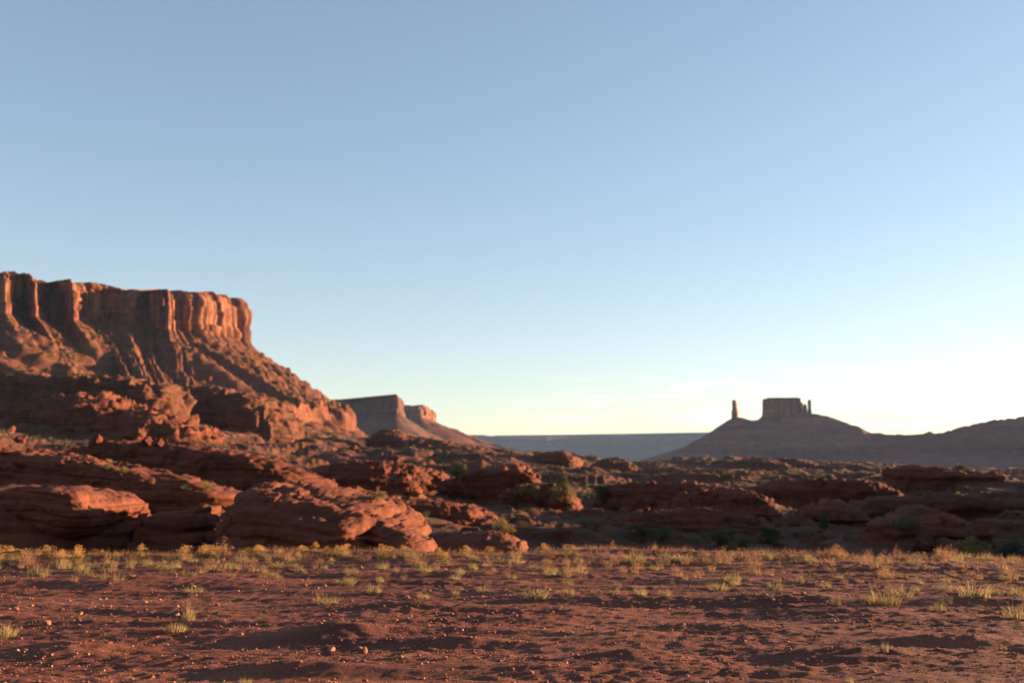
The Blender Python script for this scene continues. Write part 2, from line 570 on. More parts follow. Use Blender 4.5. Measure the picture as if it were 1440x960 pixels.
def hill_z(X, Y):
    X = np.asarray(X, float); Y = np.asarray(Y, float)
    sh = X.shape
    X = X.ravel(); Y = np.maximum(Y.ravel(), 21.0)
    a = X / Y
    l = np.log(Y)
    j = np.clip(np.searchsorted(T_A, a) - 1, 0, len(T_A) - 2)
    i = np.clip(np.searchsorted(T_LOG, l) - 1, 0, len(T_LOG) - 2)
    u = np.clip((a - T_A[j]) / (T_A[j + 1] - T_A[j]), 0, 1)
    v = np.clip((l - T_LOG[i]) / (T_LOG[i + 1] - T_LOG[i]), 0, 1)
    u = u * u * (3 - 2 * u) * 0.5 + u * 0.5
    z = (T_Z[i, j] * (1 - u) + T_Z[i, j + 1] * u) * (1 - v) + (T_Z[i + 1, j] * (1 - u) + T_Z[i + 1, j + 1] * u) * v
    relief = np.zeros_like(z)
    for k in range(-1, 9):
        L = 1.1 * 2.0 ** k
        w = sstep(2.2 * L, 6.0 * L, Y) * (1 - sstep(500 * L, 1400 * L, Y))
        if k >= 7: w = w * 0.7
        if not np.any(w > 0): continue
        n = noise2(X / L + 17 * k, Y / L * 0.8 + 0.25 * X / L, 100 + k)
        boost = 1.15 if k < 4 else 0.8
        relief += boost * (w * L * 0.095 * (0.5 - 2.0 * np.abs(n)) if k % 2 == 0 else w * L * 0.10 * n)
    calm = 1 - 0.85 * sstep(1500, 2600, Y)
    z = z + relief * calm
    # bedding: the slope breaks into ledges
    warp = 0.6 * noise2(X / 60, Y / 60, 201) + 0.35 * noise2(X / 14, Y / 14, 202)
    for h, y0, y1, y2, y3, amt in ((0.75, 24, 36, 130, 260, 0.85), (2.6, 120, 220, 420, 700, 0.8), (7.5, 380, 600, 1500, 2400, 0.7)):
        w = sstep(y0, y1, Y) * (1 - sstep(y2, y3, Y)) * amt
        patch = sstep(-0.25, 0.35, noise2(X / (h * 22) + 5, Y / (h * 22), 210 + int(h)))
        q = z / h + warp + 0.06 * X / h * 0.5
        f = q - np.floor(q)
        st = np.floor(q) + sstep(0.62, 0.98, f) * 0.85 + 0.15 * f
        z = z + w * (0.35 + 0.65 * patch) * (st - q + 0.25) * h
    return z.reshape(sh)


ta = spaced([(-2.2, -0.62, 0.02), (-0.62, 0.62, 0.00105), (0.62, 1.2, 0.008), (1.2, 4.2, 0.04)])
ty = np.concatenate([np.geomspace(21, 40, 50)[:-1], np.geomspace(40, 1500, 640)[:-1], np.geomspace(1500, 4200, 60)])
TAg, TYg = np.meshgrid(ta, ty)
TXg = TAg * TYg
TZg = hill_z(TXg, TYg)
hillside = mesh_obj('hillside', np.stack([TXg, TYg, TZg], -1), grid_faces(len(ty), len(ta)), M['hill'])
tag(hillside, kind='structure')


def hz(x, y):
    return float(hill_z(np.array([x]), np.array([y]))[0])


# ------------------------------------------------------------------ sweeps: mesas and buttes
def catmull(P, n, closed=False):
    """P: control rows (k x m); returns n samples spread evenly along the first two columns."""
    P = np.asarray(P, float)
    k = len(P)
    if closed:
        Q = np.concatenate([P[-1:], P, P[:2]])
        seg = k
    else:
        Q = np.concatenate([2 * P[:1] - P[1:2], P, 2 * P[-1:] - P[-2:-1]])
        seg = k - 1
    out = []
    t = np.linspace(0, 1, 40, endpoint=False)[:, None]
    for i in range(seg):
        p0, p1, p2, p3 = Q[i], Q[i + 1], Q[i + 2], Q[i + 3]
        out.append(0.5 * (2 * p1 + (p2 - p0) * t + (2 * p0 - 5 * p1 + 4 * p2 - p3) * t ** 2 + (3 * p1 - p0 - 3 * p2 + p3) * t ** 3))
    out.append(Q[-2:-1] if not closed else Q[1:2])
    D = np.concatenate(out)
    d = np.concatenate([[0], np.cumsum(np.hypot(*np.diff(D[:, :2], axis=0).T))])
    s = np.linspace(0, d[-1], n, endpoint=not closed)
    return np.stack([np.interp(s, d, D[:, c]) for c in range(D.shape[1])], 1), s


def mesa(name, label, front, back, bands, n, cliff_rows, seed, unit, mats, flute=1.0, gully=1.0, cat='mesa'):
    """front: (photo x, photo y of rim, photo y of cliff foot, distance) from west to east; back: world (X, Y) points that close the plan.
    bands: list of (part name, material key, rows, [(run outwards, drop), ...]) below the cliff; unit = metres per feature."""
    C = []
    for (x, yt, yb, Y) in front:
        t = at(x, yt, Y); b = at(x, yb, Y)
        C.append((t[0], Y, t[2], b[2]))
    zt_end, zb_end = C[-1][2], C[-1][3]
    zt_0, zb_0 = C[0][2], C[0][3]
    for k, (X, Y) in enumerate(back):
        f = (k + 1) / (len(back) + 1)
        C.append((X, Y, zt_end * (1 - f) + zt_0 * f, zb_end * (1 - f) + zb_0 * f))
    # the skirt hangs from a plan without the alcoves: distances averaged along the front
    nf_ = len(front)
    Yf = np.array([c[1] for c in C[:nf_]]); Y2 = Yf.copy()
    for k in range(nf_ - 3 if name == 'mesa' else 0):
        a0 = max(0, k - 4); b0 = min(nf_ - 2, k + 5)
        Y2[k] = Yf[a0:b0].mean()
    C = [tuple(c) + ((c[0], Y2[k]) if k < nf_ else (c[0], c[1])) for k, c in enumerate(C)]
    S, s = catmull(C, n, True)
    per = s[-1] + (s[1] - s[0])
    xy = S[:, :2]
    # smoothed plan for the normals of the talus
    ks = max(3, int(n * 3.0 * unit / per))
    ker = np.ones(2 * ks + 1) / (2 * ks + 1)
    sk = S[:, 4:6]
    pad = np.concatenate([sk[-ks:], sk, sk[:ks]])
    sm = np.stack([np.convolve(pad[:, c], ker, 'valid') for c in (0, 1)], 1)
    kw = max(2, int(n * 8.5 * unit / per))
    tg = np.roll(sm, -kw, 0) - np.roll(sm, kw, 0)
    tg /= np.linalg.norm(tg, axis=1)[:, None] + 1e-9
    nrm = np.stack([tg[:, 1], -tg[:, 0]], 1)
    area = 0.5 * np.sum(xy[:, 0] * np.roll(xy[:, 1], -1) - np.roll(xy[:, 0], -1) * xy[:, 1])
    if area < 0: nrm = -nrm
    sd = np.concatenate([[0], np.cumsum(np.hypot(*np.diff(sm, axis=0).T))])   # arc length along the smoothed rim
    base = np.array([C[len(front) // 2][0], C[len(front) // 2][1], 0.0])
    root = empty(name, base, label, cat)
    zt, zb = S[:, 2], S[:, 3]
    H = (zt - zb)
    U = 3.2 * unit
    # cliff
    rows = []
    px, py = xy[:, 0], xy[:, 1]
    top_n = 1.0 * unit * noise2(px / (22 * U), py / (22 * U), seed + 7) * (unit > 30) + 0.45 * unit * noise2(px / (4 * U), py / (4 * U), seed + 1) + 0.3 * unit * noise2(px / U, py / U, seed + 2)
    inner = [0.0, 0.35, 0.8, 0.97]
    cen = xy.mean(0)
    for f in inner[::-1]:
        if f == 0: break
        q = xy * (1 - f) + cen * f
        rows.append(np.stack([q[:, 0], q[:, 1], zt * 1.0 + 0.0 * f], 1))
    for v in np.linspace(0, 1, cliff_rows):
        z = zt - H * v
        k = (1 - 0.3 * v) * flute
        off = 2.3 * unit * (1 - 2 * np.abs(noise3(px / (4.5 * U), py / (4.5 * U), z / (30 * U), seed))) * k
        off += 1.3 * unit * noise3(px / (1.6 * U), py / (1.6 * U), z / (9 * U), seed + 3) * k
        off += 0.7 * unit * noise3(px / (0.6 * U), py / (0.6 * U), z / (6 * U), seed + 4) * flute
        for wd, am in ((1.25, 0.7), (0.47, 0.4)):
            qs = s / (wd * U) + 0.25 * noise2(s / (2 * U), z / (2 * U), seed + 40)
            fq = np.floor(qs); rq = qs - fq
            zc2 = np.floor(z / (2.2 * U) + 0.9 * _hash(fq.astype(np.int64), np.zeros(1, np.int64), np.zeros(1, np.int64), seed + 44)).astype(np.int64)
            hh = _hash(fq.astype(np.int64), zc2, np.zeros(1, np.int64), seed + 41)
            off += am * unit * flute * (hh - 1.1 * np.exp(-(np.minimum(rq, 1 - rq) / 0.10) ** 2))
        off += -0.55 * unit * flute * (1 - sstep(0.20, 0.235, v + 0.05 * noise2(s / (5 * U), s * 0 + 1.5, seed + 47))) + 0.35 * unit * flute * sstep(0.72, 0.78, v + 0.05 * noise2(s / (4 * U), s * 0 + 8.5, seed + 48))
        lay = z / (1.1 * U) + 0.4 * noise2(px / (6 * U), py / (6 * U), seed + 5)
        off += 0.30 * unit * noise2(lay, lay * 0 + 0.5, seed + 6) * 2
        off += 0.9 * unit * v - 2.2 * unit - 1.2 * unit * (1 - sstep(0.0, 0.12, v))
        zz = z + (top_n + 0.22 * unit * _hash(np.floor(s / (1.4 * U)).astype(np.int64), np.zeros(1, np.int64), np.zeros(1, np.int64), seed + 50)) * (1 - v)
        rows.append(np.stack([px + nrm[:, 0] * off, py + nrm[:, 1] * off, zz], 1))
    last = off
    P = np.array(rows)
    mesh_obj('cliff', P, grid_faces(len(rows), n, True), M[mats], root)
    # slopes and lower ledges
    run0, drop0 = 0.0, 0.0
    prev = rows[-1]
    total = sum(r[-1][0] for r in [b[3] for b in bands])
    for bi, (part, mk, nr, prof) in enumerate(bands):
        rr = [prev]
        pr = np.array([(0.0, 0.0)] + list(prof))
        arc = np.concatenate([[0], np.cumsum(np.hypot(*np.diff(pr, axis=0).T))])
        steep = pr[-1, 1] > 1.2 * pr[-1, 0]
        for v in np.linspace(0, 1, nr + 1)[1:]:
            d = np.interp(v * arc[-1], arc, pr[:, 0])
            dr = np.interp(v * arc[-1], arc, pr[:, 1])
            D = run0 + d
            fade = math.exp(-D / (9 * unit))
            off = last * fade + D
            fd = math.exp(-D / (6 * unit))
            X = px * fd + sm[:, 0] * (1 - fd) + nrm[:, 0] * off; Y = py * fd + sm[:, 1] * (1 - fd) + nrm[:, 1] * off
            g = sstep(0, 9 * unit, D) * (1 - 0.6 * sstep(0.4 * total, total * 0.75, D))
            rid = 0.5 - 2 * np.abs(noise2((sd - 0.30 * D) / (2.8 * U), sd * 0 + D / (30 * U), seed + 11))
            rid2 = 0.5 - 2 * np.abs(noise2(X / (1.9 * U), Y / (1.9 * U) * 0.55, seed + 12))
            rough = fbm2(X / (0.45 * U), Y / (0.45 * U), 3, seed + 13, 0.6)
            rid3 = 0.5 - 2 * np.abs(noise2((sd - 0.30 * D) / (1.25 * U), sd * 0 + D / (20 * U), seed + 15))
            rid4 = 0.5 - 2 * np.abs(noise2((sd - 0.30 * D) / (0.5 * U), sd * 0 + D / (10 * U), seed + 16))
            zz = zb - drop0 - dr + gully * unit * g * (1.9 * rid + 0.3 * rid2 + 1.9 * rid3 * sstep(2 * unit, 9 * unit, D) + 1.0 * rid4 * sstep(2 * unit, 6 * unit, D)) + 0.65 * unit * rough * min(1, D / (3 * unit)) * gully
            if not steep:
                qz = zz / (1.5 * unit) + 0.8 * noise2(X / (3 * U), Y / (3 * U), seed + 18)
                fz = qz - np.floor(qz)
                zz = zz + 0.25 * 1.5 * unit * (sstep(0.6, 1.0, fz) - fz + 0.3) * sstep(0, 4 * unit, D) * min(1, gully)
            if steep:
                w = math.sin(math.pi * min(v, 1))
                fo = 1.7 * unit * noise3(px / (2.4 * U), py / (2.4 * U), zz / (12 * U), seed + 20) + 1.2 * unit * noise3(px / (0.8 * U), py / (0.8 * U), zz / (3 * U), seed + 21)
                X = X + nrm[:, 0] * fo * (0.4 + 0.6 * w); Y = Y + nrm[:, 1] * fo * (0.4 + 0.6 * w)
            rr.append(np.stack([X, Y, zz], 1))
        mesh_obj(part, np.array(rr), grid_faces(len(rr), n, True), M[mk], root)
        run0 += pr[-1, 0]; drop0 += pr[-1, 1]
        prev = rr[-1]
    return root


left_front = [(-760, 360, 424, 1330), (-420, 368, 430, 1420), (-200, 374, 437, 1470), (-90, 378, 440, 1500), (-40, 379, 441, 1550), (10, 380, 442, 1490), (30, 382, 444, 1565),
              (50, 382, 446, 1500), (76, 388, 448, 1590), (108, 391, 450, 1515), (124, 397, 450, 1605), (160, 398, 449, 1620), (178, 403, 450, 1615),
              (206, 405, 458, 1630), (234, 404, 463, 1575), (250, 406, 466, 1625), (278, 408, 468, 1615), (298, 411, 471, 1640), (307, 412, 474, 1690)]
left_front = [(x, a, b, Y - 95 * min(1.0, max(0.0, (278 - x) / 268.0))) for x, a, b, Y in left_front]
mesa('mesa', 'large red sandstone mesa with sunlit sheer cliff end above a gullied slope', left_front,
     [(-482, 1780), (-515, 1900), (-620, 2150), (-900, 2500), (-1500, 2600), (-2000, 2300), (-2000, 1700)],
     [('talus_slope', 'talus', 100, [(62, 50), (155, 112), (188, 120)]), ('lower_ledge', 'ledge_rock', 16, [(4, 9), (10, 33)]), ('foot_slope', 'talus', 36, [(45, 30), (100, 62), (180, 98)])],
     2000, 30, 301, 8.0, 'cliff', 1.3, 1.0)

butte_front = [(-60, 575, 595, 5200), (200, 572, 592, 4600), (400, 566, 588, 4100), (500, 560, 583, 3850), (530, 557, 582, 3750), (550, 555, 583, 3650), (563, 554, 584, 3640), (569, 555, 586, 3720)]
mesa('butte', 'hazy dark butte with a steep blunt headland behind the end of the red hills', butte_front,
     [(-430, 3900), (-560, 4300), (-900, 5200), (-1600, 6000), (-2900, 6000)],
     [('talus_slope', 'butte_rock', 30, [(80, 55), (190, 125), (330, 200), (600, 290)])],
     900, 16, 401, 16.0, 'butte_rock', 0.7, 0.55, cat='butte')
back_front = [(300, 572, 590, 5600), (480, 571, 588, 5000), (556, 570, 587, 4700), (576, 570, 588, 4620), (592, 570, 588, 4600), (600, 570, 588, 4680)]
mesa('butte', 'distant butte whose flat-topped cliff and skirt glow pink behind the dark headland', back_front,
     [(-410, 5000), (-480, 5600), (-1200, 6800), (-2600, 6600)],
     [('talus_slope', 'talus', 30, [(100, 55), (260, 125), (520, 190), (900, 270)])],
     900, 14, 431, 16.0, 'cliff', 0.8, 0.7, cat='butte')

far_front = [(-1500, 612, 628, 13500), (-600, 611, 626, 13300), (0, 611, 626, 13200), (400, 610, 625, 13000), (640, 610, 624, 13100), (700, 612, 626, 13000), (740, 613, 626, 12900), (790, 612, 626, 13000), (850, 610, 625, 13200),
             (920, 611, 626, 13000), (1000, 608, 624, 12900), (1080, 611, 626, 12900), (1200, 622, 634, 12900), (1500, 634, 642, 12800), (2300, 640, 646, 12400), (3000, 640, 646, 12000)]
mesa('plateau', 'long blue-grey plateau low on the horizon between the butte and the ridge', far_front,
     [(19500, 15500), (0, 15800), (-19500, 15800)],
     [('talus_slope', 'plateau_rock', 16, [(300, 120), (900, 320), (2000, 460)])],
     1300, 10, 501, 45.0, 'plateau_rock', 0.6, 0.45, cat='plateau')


# ------------------------------------------------------------------ the eastern ridge with its tower, block and pinnacle
def ridge():
    Y0 = 5000.0
    prof = [(900, 652), (935, 637), (960, 629), (990, 613), (1008, 601), (1026, 589), (1040, 586), (1048, 588), (1056, 591), (1066, 590), (1074, 583), (1090, 580), (1110, 579), (1135, 579), (1150, 582), (1170, 587), (1190, 594), (1208, 600), (1226, 609), (1236, 608), (1246, 610.5),
            (1275, 611), (1298, 610), (1307, 605.5), (1316, 609.5), (1336, 605), (1350, 600), (1372, 596), (1388, 591), (1420, 588), (1440, 585), (1480, 582), (1560, 586), (1700, 580), (1900, 590), (2200, 585), (2500, 600)]
    xs = np.concatenate([np.arange(900, 1460, 0.8), np.arange(1460, 2500, 4)])
    ys = np.interp(xs, [p[0] for p in prof], [p[1] for p in prof])
    ker = np.ones(3) / 3
    ys = np.convolve(np.pad(ys, 1, mode='edge'), ker, 'valid')
    crest = np.array([at(x, y, Y0 - 1.9 * (x - 1100)) for x, y in zip(xs, ys)])
    crest[:, 2] += (3.0 + 5.0 * sstep(1300, 1340, xs)) * fbm2(crest[:, 0] / 30, crest[:, 0] * 0, 4, 611)
    zbase = VALLEY_Z - 14
    rows = []
    # from behind the crest, over it, down to the camera side
    ds = np.concatenate([np.linspace(-900, -60, 8), np.linspace(-40, 0, 4), np.linspace(8, 1250, 110)])
    h = crest[:, 2] - zbase
    for d in ds:
        ad = abs(d)
        X = crest[:, 0] + (0.06 * d if d > 0 else 0)
        Y = crest[:, 1] - d
        steep = 0.60
        z1 = crest[:, 2] - steep * ad * (1 - 0.25 * sstep(150, 600, ad))
        bench = zbase + 92 + 4 * noise2(X / 300, Y * 0, 620)
        lower = zbase + 60 - 0.10 * (ad - 250)
        z = np.where(z1 > bench, z1, np.maximum(np.minimum(z1 * 1.0, bench - 34 * sstep(0, 6, bench - z1)), lower - 0 * z1))
        g = sstep(5, 160, ad)
        z = z + g * (6 * (0.5 - 2 * np.abs(noise2(X / 140 + 0.0006 * d, Y / 420, 612))) + 2.5 * noise2(X / 60, Y / 130, 613) + 1.5 * fbm2(X / 20, Y / 24, 2, 614))
        z = np.minimum(z, crest[:, 2] + 2) if ad > 0 else crest[:, 2]
        rows.append(np.stack([X, Y, np.maximum(z, zbase - 30)], 1))
    root = empty('ridge', (crest[350, 0], Y0, zbase), 'long shadowed ridge on the horizon that carries the rock tower and the blocky butte', 'ridge')
    mesh_obj('slope', np.array(rows), grid_faces(len(rows), len(xs), False, True), M['far_rock'], root)


def rock_column(name, label, cat, x0, x1, ytop, ybot, Y, depth, seed, top_prof=None, nu=90, nv=40, mat='cliff', rough=1.0, part=None, parent=None, taper=0.12, yaw=0.0):
    """A free-standing tower or block: rounded-rectangle plan, vertical joints, flat broken top."""
    a = at(x0, ybot, Y); b = at(x1, ybot, Y)
    zt = at((x0 + x1) / 2, ytop, Y)[2]
    cx = (a[0] + b[0]) / 2; hw = (b[0] - a[0]) / 2; hd = depth / 2; zb = a[2] - 14
    th = np.linspace(0, 2 * math.pi, nu, endpoint=False)
    e = 0.45
    ux = np.sign(np.cos(th)) * np.abs(np.cos(th)) ** e; uy = np.sign(np.sin(th)) * np.abs(np.sin(th)) ** e
    rows = []
    ux, uy = ux * math.cos(yaw) + uy * math.sin(yaw), -ux * math.sin(yaw) + uy * math.cos(yaw)
    px = cx + hw * ux; py = Y + hd * uy
    k = hw * 0.10 * rough
    for v in np.linspace(0, 1, nv):
        z0 = zb + (zt - zb) * v
        t = 1 + taper * (1 - v)
        dsp = k * (1 - 2 * np.abs(noise3(px / (hw * 0.5) + 3, py / (hw * 0.5), z0 / (hw * 6), seed))) + 0.6 * k * noise3(px / (hw * .2), py / (hw * .2), z0 / (hw * .5), seed + 1)
        x = cx + (px - cx) * t + ux * dsp; y = Y + (py - Y) * t + uy * dsp
        z = np.full(nu, z0)
        if top_prof is not None and v > 0.5:
            tp = np.interp((x - cx) / hw, [p[0] for p in top_prof], [p[1] for p in top_prof])
            z = zb + (zt - zb) * (0.5 + (v - 0.5) * (tp - 0.5) / 0.5)
        rows.append(np.stack([x, y, z], 1))
    for f in (0.6, 0.2, 0.0):
        r = rows[nv - 1].copy()
        c = r.mean(0)
        r[:, :2] = c[:2] + (r[:, :2] - c[:2]) * f
        rows.append(r)
    if parent is None:
        parent_o = None
        o = mesh_obj(name, np.array(rows), grid_faces(len(rows), nu, True), M[mat], None, (cx, Y, zb))
        tag(o, label, cat)
    else:
        o = mesh_obj(part, np.array(rows), grid_faces(len(rows), nu, True), M[mat], parent)
    return o


ridge()
rock_column('rock_tower', 'slender solitary rock tower standing on the west shoulder of the ridge', 'rock tower', 1031.0, 1036.2, 562, 590, 5125, 18, 701,
            [(-1, 0.98), (-0.4, 1.0), (0.3, 0.97), (1, 0.86)], nu=60, taper=0.75, yaw=0.6)
rock_column('rock_block', 'broad flat-topped block of rock crowning the ridge beside the slim pinnacle', 'rock block', 1075.5, 1128, 559.5, 584, 4995, 90, 711,
            [(-1, 0.94), (-0.93, 0.985), (-0.4, 0.995), (0.1, 0.985), (0.55, 1.0), (0.80, 0.97), (0.82, 0.78), (0.95, 0.72), (1, 0.68)], nu=160, rough=0.5, taper=0.05)
rock_column('rock_pinnacle', 'short stub of rock in the gap between the flat-topped block and the slim pinnacle', 'pinnacle', 1130.5, 1134.5, 568, 584, 4940, 22, 721,
            [(-1, 0.9), (0, 1.0), (1, 0.85)], nu=40, taper=0.3)
rock_column('rock_pinnacle', 'slim leaning rock pinnacle just east of the flat-topped block', 'pinnacle', 1137.0, 1140.6, 561.5, 584, 4927, 18, 731,
            [(-1, 0.93), (-0.2, 0.97), (0.5, 1.0), (1, 0.9)], nu=40, taper=0.35)


# ------------------------------------------------------------------ ledges and outcrops
def ledge(name, label, cat, pts, depth, mat, seed, unit, nu=200, nv=70, dip=0.0, boxy=0.55, rough=1.0, strata=1.0, undercut=0.0, root_f=1.0, end=6, flute=0.0, turn=0.5, group=None):
    """A loaf of layered rock. pts: (photo x, photo y of the lip, photo y of the foot, distance) from west to east; depth: metres it reaches back."""
    C = []
    for (x, yt, yb, Y) in pts:
        t = at(x, yt, Y); b = at(x, yb, Y)
        C.append((t[0], t[1], t[2], b[2]))
    S, s = catmull(C, nu)
    u = s / s[-1]
    tau = np.power(np.clip(1 - np.abs(2 * u - 1) ** end, 0, 1), 0.5) + 0.002
    tgv = np.gradient(S[:, :2], axis=0)
    tgv /= np.linalg.norm(tgv, axis=1)[:, None] + 1e-9
    nf = np.stack([tgv[:, 1], -tgv[:, 0]], 1)          # towards the camera
    nf = np.where((nf[:, 1:2] > 0), -nf, nf)
    # one direction of depth for the whole mass, so that its ends close cleanly
    nf = np.repeat(nf.mean(0, keepdims=True), nu, 0)
    nf = turn * nf + (1 - turn) * np.array([[0, -1.0]])
    nf /= np.linalg.norm(nf, axis=1)[:, None]
    H = np.maximum(S[:, 2] - S[:, 3], 0.02 * unit)
    rows = []
    zbot = S[:, 3] - H * root_f - 0.25 * unit
    zc0 = 0.5 * (S[:, 2] + zbot); hz0 = 0.5 * (S[:, 2] - zbot)
    for p in np.linspace(0, 2 * math.pi, nv * 2, endpoint=False):
        c, sn = math.cos(p), math.sin(p)
        w = np.sign(c) * abs(c) ** boxy        # 1 front .. -1 back
        zf = np.sign(sn) * abs(sn) ** boxy
        off = (w * tau - 1) * 0.5 * depth
        z = zc0 + hz0 * tau * zf
        below = np.clip((S[:, 2] - z) / H, 0, 1)
        ucf = undercut * H * sstep(0.35, 1.0, below) * (1 if c > 0 else 0)
        z = z - dip * (np.abs(off) - 0.5 * depth) * (1 if sn > 0 else 0)
        rows.append(np.stack([S[:, 0] + nf[:, 0] * (off - ucf), S[:, 1] + nf[:, 1] * (off - ucf), z], 1))
    rows.append(rows[0].copy())
    P = np.array(rows)
    du = np.gradient(P, axis=1); dv = np.gradient(P, axis=0)
    nn = np.cross(du, dv)
    nn /= np.linalg.norm(nn, axis=2)[:, :, None] + 1e-9
    mid = P.reshape(-1, 3).mean(0)
    if np.mean(np.sum(nn * (P - P.mean(0, keepdims=True)), 2)) < 0:
        nn = -nn
    X, Y, Z = P[..., 0], P[..., 1], P[..., 2]
    L = unit
    rough = rough * {'rock_slab': 0.6, 'rock_ledge': 0.8, 'bluff': 0.85}.get(name, 0.9)
    d = 0.26 * L * fbm3(X / (3.2 * L), Y / (3.2 * L), Z / (1.8 * L), 3, seed) * rough
    d += 0.20 * L * (0.5 - 2 * np.abs(noise3(X / (1.1 * L), Y / (1.1 * L), Z / (0.7 * L), seed + 5))) * rough
    d += 0.15 * L * fbm3(X / (0.42 * L), Y / (0.42 * L), Z / (0.26 * L), 3, seed + 9, 0.6) * rough
    # joints cut the mass into blocks
    cells = np.floor(X / (1.9 * L) + 0.4 * noise3(X / (2 * L), Y / (2 * L), Z / (2 * L), seed + 31)) * 57 + np.floor(Y / (1.7 * L)) * 131 + np.floor(Z / (0.8 * L) + 0.3 * noise2(X / (3 * L), Y / (3 * L), seed + 33)) * 17
    d += 0.24 * L * _hash(cells.astype(np.int64), np.zeros(1, np.int64), np.zeros(1, np.int64), seed + 35) * rough
    d *= 0.85
    amp_f = (np.clip(H / (1.5 * L), 0.3, 1.0) * np.clip(tau * 1.6, 0.05, 1))[None, :]
    d *= amp_f
    q = Z / (0.55 * L) + 0.5 * noise2(X / (6 * L), Y / (6 * L), seed + 7) + 0.06 * X / L
    fl = np.floor(q); fr = q - fl
    h0 = _hash(fl.astype(np.int64), np.zeros(1, np.int64), np.zeros(1, np.int64), seed + 3)
    h1 = _hash(fl.astype(np.int64) + 1, np.zeros(1, np.int64), np.zeros(1, np.int64), seed + 3)
    lay = h0 + (h1 - h0) * sstep(0.75, 1.0, fr)
    notch = -np.exp(-((fr - 0.85) / 0.10) ** 2)
    d += amp_f * strata * (0.26 * L * lay + 0.22 * L * notch) * np.abs(nn[..., 0:2]).max(-1)
    P2 = P + nn * d[..., None]
    if flute:
        P2 = P2 + nn * (flute * L * (0.5 - 2 * np.abs(noise3(X / (1.3 * L), Y / (1.3 * L), Z / (5 * L), seed + 41))))[..., None]
    P2[-1] = P2[0]
    o = mesh_obj(name, P2, grid_faces(len(rows), nu, False, False), mat, None, (S[nu // 2, 0], S[nu // 2, 1], S[nu // 2, 3]))
    # close the two ends
    return tag(o, label, cat, group)


NR, MR = M['near_rock'], M['mid_rock']
# near slabs just beyond the edge of the flat, west side
ledge('rock_slab', 'great rounded dark sandstone slab under the sunlit beak on the near west side', 'rock slab',
      [(-300, 690, 800, 37), (-100, 688, 800, 36), (0, 688, 800, 35.2), (50, 688, 800, 34.8), (100, 694, 800, 34.6), (135, 710, 800, 34.8), (172, 745, 800, 35.0)], 6.0, NR, 801, 0.8, 320, 50, -0.02, 0.6, 0.65, 1.0, 0.05)
ledge('rock_slab', 'sunlit beak of sandstone overhanging the great dark slab', 'rock slab',
      [(48, 684, 700, 34.0), (85, 684, 722, 33.7), (120, 686, 746, 33.9), (145, 689, 752, 34.8), (175, 692, 736, 36.2), (205, 696, 721, 37.8), (228, 704, 712, 39.2)], 3.4, NR, 806, 0.6, 260, 50, 0.0, 0.8, 0.65, 0.7, 0.15, root_f=0.02, end=4, turn=0.9)
ledge('rock_slab', 'big dark slab in the shade under the overhanging tip', 'rock slab',
      [(160, 752, 805, 36.5), (190, 728, 805, 36), (225, 716, 805, 36), (250, 714, 805, 36), (272, 724, 805, 36)], 5.0, NR, 811, 1.0, 200, 80, 0.0, 0.7, 0.9)
ledge('rock_slab', 'long sunlit slab that slopes down east behind the yellow brush', 'rock slab',
      [(262, 712, 790, 32), (285, 695, 790, 31.5), (330, 689, 790, 31), (385, 694, 790, 30.5), (430, 706, 790, 30), (480, 717, 790, 29.5), (510, 727, 790, 29.5), (524, 742, 790, 29.8)], 10.0, NR, 821, 1.0, 320, 100, 0.03, 0.62, 1.0, 1.0, 0.10)
ledge('rock_slab', 'thin wedge of rock tapering into the brush at the end of the long slab', 'rock slab',
      [(470, 724, 790, 31.5), (505, 729, 785, 31), (535, 740, 782, 30.5), (565, 754, 782, 30), (588, 768, 781, 29.6)], 2.2, NR, 831, 0.5, 200, 70, 0.0, 0.7, 0.9, 1.0, 0.3)
ledge('rock_slab', 'low striped slab beside the wedge, half sunk behind the flat', 'rock slab',
      [(575, 772, 800, 33), (620, 756, 800, 34), (670, 754, 800, 34), (712, 764, 800, 33), (735, 776, 800, 32)], 4.5, NR, 841, 0.5, 200, 70, 0.03, 0.7, 0.9)
# second tier on the west
ledge('rock_ledge', 'long sloping shelf of rock above the overhanging slab', 'rock ledge',
      [(-300, 610, 690, 66), (-100, 622, 695, 64), (0, 632, 690, 62), (60, 640, 692, 60), (130, 652, 694, 58), (190, 664, 698, 57), (250, 673, 700, 57), (300, 686, 702, 57), (335, 697, 705, 58)], 6, NR, 851, 1.1, 360, 80, 0.05, 0.6, 1.0, 1.2, 0.1)
ledge('rock_ledge', 'dark shelf face below the row of sunlit knobs', 'rock ledge',
      [(60, 640, 664, 125), (110, 622, 660, 120), (160, 622, 668, 116), (220, 628, 680, 112), (300, 636, 688, 108), (360, 648, 690, 106), (415, 664, 692, 106), (455, 684, 698, 107)], 10, MR, 861, 1.6, 360, 80, 0.03, 0.45, 1.0, 1.0)
ledge('rock_ledge', 'broad dark ledge west of the sunlit outcrop', 'rock ledge',
      [(390, 668, 700, 150), (450, 655, 700, 148), (520, 650, 700, 146), (590, 656, 698, 150), (640, 672, 698, 155), (668, 690, 700, 158)], 16, MR, 871, 1.8, 300, 70, 0.02, 0.45, 1.0, 1.1)
ledge('rock_ledge', 'dark layered ledge in front of the sunlit outcrop', 'rock ledge',
      [(300, 714, 740, 75), (370, 698, 740, 74), (450, 694, 740, 74), (540, 702, 745, 74), (620, 710, 750, 74), (690, 724, 752, 75), (745, 746, 757, 76)], 9, MR, 881, 1.1, 320, 70, 0.04, 0.5, 1.0, 1.2)
